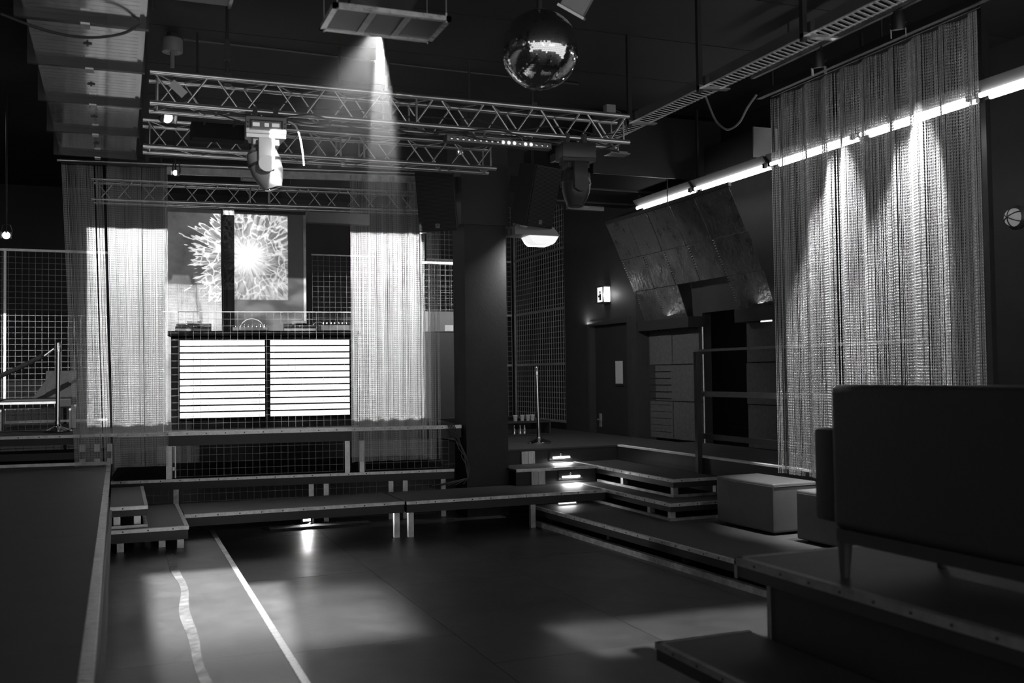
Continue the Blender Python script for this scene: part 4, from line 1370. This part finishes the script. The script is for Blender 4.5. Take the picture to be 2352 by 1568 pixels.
MB().box(-0.05, 0.05, -0.04, 0.04, 0.0, 0.08).build('case', 'greyplastic', jb, bevel=0.006)
MB().path([(0.05, 0, 0.04), (0.12, 0, 0.02), (0.17, 0, -0.06), (0.20, 0, -0.16)], 0.006, 6).build('lead', 'cable', jb)

# ================================================================== FLUORESCENT BATTENS
ys = [12.57, 11.03, 9.43, 7.96, 6.48, 5.0]
places = ('the farthest one, above the metal vault', 'the second one from the far end', 'behind the left part of the wide chain curtain',
          'behind the middle of the wide chain curtain', 'the nearest one at the right edge')
for k in range(5):
    y1, y0 = ys[k] - 0.03, ys[k + 1] + 0.03
    L = y1 - y0
    t = thing('tube_light', 'twin fluorescent tube light, ' + places[k], 'tube light', (6.96, (y0 + y1) / 2, 4.14), group='row of tube lights along the right wall')
    MB().prism([(-0.11, 0.11), (0.11, 0.11), (0.05, 0.028), (-0.05, 0.028)], -L / 2, L / 2, T=TP).build('batten', 'batten', t)
    for s in (-1, 1):
        MB().tube((s * 0.06, -L / 2 + 0.04, 0.0), (s * 0.06, L / 2 - 0.04, 0.0), 0.021, 12).build('tube', 'tube', t, smooth=True)
        for e in (-1, 1):
            MB().box(s * 0.06 - 0.02, s * 0.06 + 0.02, e * (L / 2 - 0.02) - 0.02, e * (L / 2 - 0.02) + 0.02, -0.022, 0.03).build('socket', 'blackmetal', t)
    MB().box(-0.012, 0.012, L / 2 - 0.03, L / 2 + 0.01, 0.06, (4.345 if k == 0 else CEIL) - 4.14).build('hanger', 'blackmetal', t)

# ================================================================== METAL VAULT AND ACOUSTIC BOARDS
vt = thing('metal_vault', 'curved lining of beaten metal sheets over the niche on the right', 'vault lining', (7.6, 11.8, 2.5))
prof = [(6.92, 4.05), (7.19, 3.52), (7.40, 3.04), (7.585, 2.58)]
cols = [13.5, 12.86, 12.25, 11.62, 11.0, 10.22]
for r_ in range(3):
    (xa, za), (xb, zb) = prof[r_], prof[r_ + 1]
    for c_ in range(5):
        if r_ == 2 and c_ in (2, 3):
            continue
        g = 0.009
        y1, y0 = cols[c_] - g, cols[c_ + 1] + g
        n = Vector((-(za - zb), 0, -(xb - xa))).normalized() * (0.012 + 0.004 * ((r_ + c_) % 2))
        # slightly bulged sheet on a 7 x 7 grid
        N_ = 7
        vs, fs = [], []
        for i in range(N_ + 1):
            for j in range(N_ + 1):
                s_, t_ = 0.012 + 0.976 * i / N_, j / N_
                wob = 0.003 * math.sin(5.1 * s_ + 1.7 * c_ + 2 * r_) * math.sin(6.3 * t_ + r_ + c_) + 0.002 * math.sin(math.pi * s_) * math.sin(math.pi * t_)
                sag = 0.004 * math.sin(math.pi * s_)
                p = Vector((xa + (xb - xa) * s_, y1 + (y0 - y1) * t_, za + (zb - za) * s_)) + n.normalized() * (-sag + wob + 0.022 * s_) + n
                vs.append(p - Vector((7.6, 11.8, 2.5)))
        for i in range(N_):
            for j in range(N_):
                a = i * (N_ + 1) + j
                fs.append((a, a + 1, a + N_ + 2, a + N_ + 1))
        sh = MB().add(vs, fs).build('metal_sheet', 'vault', vt)
        so = sh.modifiers.new('thickness', 'SOLIDIFY'); so.thickness = 0.006
        if r_ > 0:
            st_ = MB()
            for k in range(14):
                s_ = (k + 0.5) / 14
                p = Vector((xa + (xb - xa) * s_, y1, za + (zb - za) * s_)) + n * 1.9 - Vector((7.6, 11.8, 2.5))
                st_.tube(p + Vector((0, -0.02, 0)), p + Vector((0, 0.014, 0)), 0.004, 5)
            st_.build('stitch_row', 'alu', sh, kind='stuff')
MB().box(6.92 - 7.6 - 0.03, 6.92 - 7.6 + 0.01, 10.2 - 11.8, 13.5 - 11.8, 4.04 - 2.5, 4.09 - 2.5).build('edge_angle', 'blackmetal', vt)
le = thing('lintel_ledge', 'black ledge below the metal vault over the left acoustic boards', 'ledge', (7.5, 12.75, 2.42))
MB().box(-0.10, 0.15, -0.75, 0.72, 0.0, 0.15).build('box_beam', 'black', le)
for y in (0.0, 0.14, -0.1):
    MB().lathe([(0.001, 0), (0.02, 0), (0.016, 0.012), (0.001, 0.014)], 10, T=T((-0.06, y, -0.012))).build('downlight', 'chrome', le)
le2 = thing('lintel_ledge', 'black ledge with a small lit downlight over the right acoustic boards', 'ledge', (7.5, 10.5, 2.42))
MB().box(-0.10, 0.15, -0.42, 0.38, 0.0, 0.17).build('box_beam', 'black', le2)
MB().tube((-0.05, -0.12, -0.012), (-0.05, -0.34, -0.012), 0.008, 8).build('lamp_tube', 'lampglass', le2)
# lamps hidden on top of the ledges wash the vault from below
area('ledge_uplight', (7.42, 12.75, 2.60), (7.2, 12.75, 3.6), 1.8, 0.1, 1.3)
area('ledge_uplight', (7.42, 10.5, 2.62), (7.2, 10.5, 3.6), 1.0, 0.1, 0.6)
for k, (y0, y1, lab) in enumerate(((12.06, 13.45, 'set of grey acoustic boards on the wall right of the door'), (10.26, 10.92, 'set of grey acoustic boards on the wall beside the wide chain curtain'))):
    ab = thing('acoustic_boards', lab, 'wall boards', (7.655, (y0 + y1) / 2, 0.803))
    zs = [0.0, 0.56, 1.10, 1.62]
    ysp = [y0, y0 + (y1 - y0) * 0.52, y1] if k == 0 else [y0, y1]
    for i in range(3):
        for j in range(len(ysp) - 1):
            MB().box(-0.05 - 0.012 * ((i + j) % 2), 0.0, ysp[j] - (y0 + y1) / 2 + 0.006, ysp[j + 1] - (y0 + y1) / 2 - 0.006, zs[i] + 0.006, zs[i + 1] - 0.006).build('board', 'cork', ab)
    if k == 0:
        for i in range(10):
            MB().box(-0.068, -0.05, ysp[1] - (y0 + y1) / 2 + 0.05, ysp[2] - (y0 + y1) / 2 - 0.05, 0.1 + 0.1 * i, 0.105 + 0.1 * i).build('groove_batten', 'wall', ab)
pc = MB().tube((7.6, 11.95, 0.8), (7.6, 11.95, 2.42), 0.012, 8)
tag(pc.build('wall_conduit', 'alu', None), 'thin vertical conduit beside the dark opening in the right wall', 'conduit')

# exit lantern over the door
lt = thing('exit_lantern', 'small glowing box lantern on the wall above the door', 'lantern', (7.36, 14.45, 2.92), R(0))
MB().box(-0.10, 0.04, -0.13, 0.13, 0.0, 0.02).build('bottom', 'blackmetal', lt)
MB().box(-0.10, 0.04, -0.13, 0.13, 0.26, 0.285).build('hood', 'blackmetal', lt)
MB().box(-0.09, 0.03, -0.115, 0.115, 0.02, 0.26).build('glass', 'lampdim', lt)
for y in (-0.12, 0.10):
    MB().box(-0.10, -0.085, y, y + 0.02, 0.02, 0.26).build('bar', 'blackmetal', lt)
sy = MB()
sy.box(-0.094, -0.090, -0.03, 0.03, 0.05, 0.15).box(-0.094, -0.090, -0.012, 0.02, 0.16, 0.20)
sy.box(-0.094, -0.090, 0.03, 0.07, 0.10, 0.13)
sy.build('running_figure_mark', 'black', lt)
point('lantern_glow', (7.30, 14.28, 3.05), 2.2, 0.02)
point('lantern_glow', (7.30, 14.62, 3.05), 1.2, 0.02)
# low wall light washing the wall left of the door
area('wall_wash', (7.30, 15.2, 2.62), (7.4, 15.2, 3.3), 1.2, 0.1, 0.1)

# big dark duct behind the tube lights
bd = thing('air_duct', 'big dark rectangular air duct under the ceiling above the door', 'duct', (6.4, 11.4, 4.35))
MB().box(-0.75, 1.1, -0.1, 2.3, 0.0, 0.75).build('trunk', 'drape', bd)
for y in (-0.11, 0.9, 1.9):
    MB().box(-0.78, 1.12, y, y + 0.03, -0.02, 0.78).build('flange', 'blackmetal', bd)
MB().box(0.80, 1.15, -1.3, -1.28, 0.05, 0.42).build('end_plate', 'greyplastic', bd)
MB().box(0.85, 1.10, -1.27, -0.1, 0.06, 0.40).build('spigot', 'black', bd)
MB().tube((0.0, 0.8, 0.75), (0.0, 0.8, CEIL - 4.35), 0.01, 6).build('hanger', 'zinc', bd)
MB().tube((0.35, 0.0, -0.4), (0.35, 0.0, CEIL - 4.35), 0.008, 6).build('hanger', 'blackmetal', bd)
ub = MB().box(5.8, 6.36, 12.48, 12.54, 4.07, 4.13)
tag(ub.build('unistrut', 'steel', None), 'short bright metal channel below the dark duct, behind the black moving head', 'channel')
ub2 = MB().box(6.45, 7.4, 11.98, 12.03, 4.38, 4.42)
tag(ub2.build('unistrut', 'steel', None), 'dull metal channel just above the far tube light', 'channel')

# ================================================================== BEHIND THE PILLAR
sf = thing('bar_shelf', 'dark low shelf behind the right stanchion', 'shelf', (6.15, 15.05, 0.803))
MB().box(-0.45, 0.40, -0.18, 0.18, 0.20, 0.23).build('shelf_board', 'black', sf)
MB().box(-0.45, 0.40, -0.18, 0.18, 0.0, 0.02).build('bottom_board', 'black', sf)
for x in (-0.45, 0.37):
    MB().box(x, x + 0.03, -0.18, 0.18, 0.02, 0.20).build('side', 'black', sf)
for k, x in enumerate((5.98, 6.10, 6.20, 6.28)):
    t = thing('tumbler', ('pale tumbler at the left end of the low shelf behind the right stanchion', 'second tumbler from the left on the low shelf',
                          'third tumbler from the left on the low shelf', 'pale tumbler just left of the right stanchion pole on the low shelf')[k], 'tumbler', (x, 15.0, 1.034), group='tumblers on the low shelf')
    MB().lathe([(0.028, 0.0), (0.038, 0.09), (0.034, 0.09), (0.026, 0.01), (0.001, 0.01)], 14).build('cup', 'greyplastic', t, smooth=True)
    MB().lathe([(0.0385, 0.088), (0.040, 0.091), (0.0385, 0.094)], 14).build('rim', 'white', t)
for k, x in enumerate((5.95, 6.05, 6.13)):
    t = thing('bottle', ('short bottle at the left inside the low shelf', 'middle short bottle inside the low shelf', 'right short bottle inside the low shelf')[k], 'bottle', (x, 14.98, 0.824), group='bottles in the low shelf')
    MB().lathe([(0.001, 0), (0.03, 0), (0.03, 0.08), (0.012, 0.11), (0.012, 0.14), (0.001, 0.14)], 12).build('glass', 'chrome', t, smooth=True)
    MB().lathe([(0.014, 0.14), (0.014, 0.155), (0.001, 0.155)], 10).build('cap', 'black', t)
pb = thing('fuse_box', 'grey fuse box with a paper note left of the pillar', 'fuse box', (4.43, 14.0, 2.43))
MB().box(-0.25, 0.20, 0.0, 0.1, 0.0, 0.30).build('case', 'dullgrey', pb, bevel=0.006)
MB().box(0.05, 0.18, -0.004, 0.0, 0.01, 0.10).build('paper_note', 'paper', pb)
MB().box(-0.25, 0.20, 0.02, 0.08, -1.27, 0.0).build('stand', 'black', pb)
hc = MB()
for k in range(5):
    r_ = random.Random(20 + k)
    hc.path([(3.86 + 0.02 * k, 12.0, 1.18), (3.92 + 0.02 * k, 11.98, 1.02), (4.00 + r_.uniform(-0.03, 0.03), 11.9, 0.86), (4.02 + r_.uniform(-0.04, 0.04), 11.86, 0.78),
             (4.05 + 0.012 * k, 11.84, 0.62), (4.07, 11.83, 0.5), (4.0 - 0.1 * k, 11.82, 0.43)], 0.007, 6)
tag(hc.build('cable_tangle', 'cable', None, smooth=True), 'knotted cables hanging from the stage end beside the pillar', 'cable')
uw = thing('wall_lamp', 'round caged wall lamp at the far right edge', 'wall lamp', (7.75, 6.80, 3.18))
MB().lathe([(0.001, 0), (0.11, 0), (0.115, 0.03), (0.095, 0.06), (0.001, 0.06)], 20, T=T((0, 0, 0), (0, R(-90), 0))).build('base', 'blackmetal', uw, smooth=True)
MB().lathe([(0.085, 0.06), (0.075, 0.10), (0.04, 0.13), (0.001, 0.135)], 20, T=T((0, 0, 0), (0, R(-90), 0))).build('globe', 'lampfaint', uw, smooth=True)
for a in (0, 60, 120):
    MB().path([T((0, 0, 0), (0, R(-90), R(0))) @ Vector((0.09 * math.cos(t) * math.cos(R(a)), 0.09 * math.cos(t) * math.sin(R(a)), 0.06 + 0.085 * math.sin(t))) for t in np.linspace(0, math.pi, 9)], 0.006, 5).build('cage_bar', 'blackmetal', uw)
pz = MB().box(7.6, 7.66, 7.0, 7.06, 0.803, 5.1)
tag(pz.build('wall_strut', 'blackmetal', None), 'upright metal strut behind the right part of the wide chain curtain', 'strut')

# ------------------------------------------------------------------ thin haze around the projector beam
hz = bpy.data.materials.new('stage_haze')
hz.use_nodes = True
nt = hz.node_tree
nt.nodes.remove(nt.nodes['Principled BSDF'])
vs_ = nt.nodes.new('ShaderNodeVolumeScatter')
vs_.inputs['Density'].default_value = 0.05
vs_.inputs['Anisotropy'].default_value = 0.0
nt.links.new(vs_.outputs[0], nt.nodes['Material Output'].inputs['Volume'])
tc_ = nt.nodes.new('ShaderNodeTexCoord')
sp3 = nt.nodes.new('ShaderNodeSeparateXYZ')
nt.links.new(tc_.outputs['Object'], sp3.inputs[0])
dn = smooth(nt, sp3.outputs[1], 0.0, 2.5, 0.036, 0.0)
nt.links.new(dn, vs_.inputs['Density'])
ho = MB().box(-1.6, 1.6, 0.0, 2.6, -1.3, 0.25).build('haze', hz, None)
ho.location = (1.54, 6.10, 3.99)
tag(ho, 'thin haze lit by the projector beam below the hanging frame', 'haze', kind='stuff')

pr = thing('added_fill_spot', 'unseen black spot added as fill, left of the air duct', 'spot lamp', (-1.05, 7.5, 4.72), rot=(R(-24), 0, R(-12)))  # added body for the fill lamp on the left chain curtain
MB().box(-0.09, 0.09, -0.35, 0.02, -0.02, 0.14).build('housing', 'blackmetal', pr, bevel=0.01)
MB().tube((0, 0.02, 0.06), (0, 0.07, 0.06), 0.05, 14).build('lens_tube', 'blackmetal', pr)
MB().tube((0, -0.2, 0.14), (0, -0.2, 0.42), 0.015, 8).build('arm', 'blackmetal', pr)

tcb = MB()
for k in range(5):
    r_ = random.Random(50 + k)
    y_ = (8.48, 8.76, 8.60, 8.52, 8.72)[k]
    x_ = 0.3 + 0.25 * k
    pts = []
    for j in range(16):
        pts.append((x_ + 0.25 * j, y_ + 0.02 * math.sin(j + k), (4.00, 4.31, 3.98, 4.10, 4.00)[k] + r_.uniform(-0.035, 0.03)))
    pts = [p for p in pts if p[0] < 4.6]
    tcb.path(curve_pts(pts, 4), 0.007, 5)
tag(tcb.build('truss_cables', 'cable', None, smooth=True), 'black cables strung loosely along the near truss', 'cable')
stb = thing('strobe_lamp', 'black strobe lamp hanging between the near truss and the second truss', 'strobe', (0.86, 9.2, 3.98))
MB().box(-0.26, 0.20, -0.08, 0.08, -0.06, 0.08).build('housing', 'drape', stb, bevel=0.01)
MB().box(0.21, 0.42, -0.03, 0.03, 0.0, 0.05).build('tube_window', 'alu', stb)
MB().box(0.20, 0.43, -0.025, 0.025, 0.05, 0.07).build('tube_cover', 'blackmetal', stb)
for x in (-0.15, 0.1):
    MB().tube((x, -0.44, 0.06), (x, 0, 0.06), 0.01, 6).build('arm', 'blackmetal', stb)
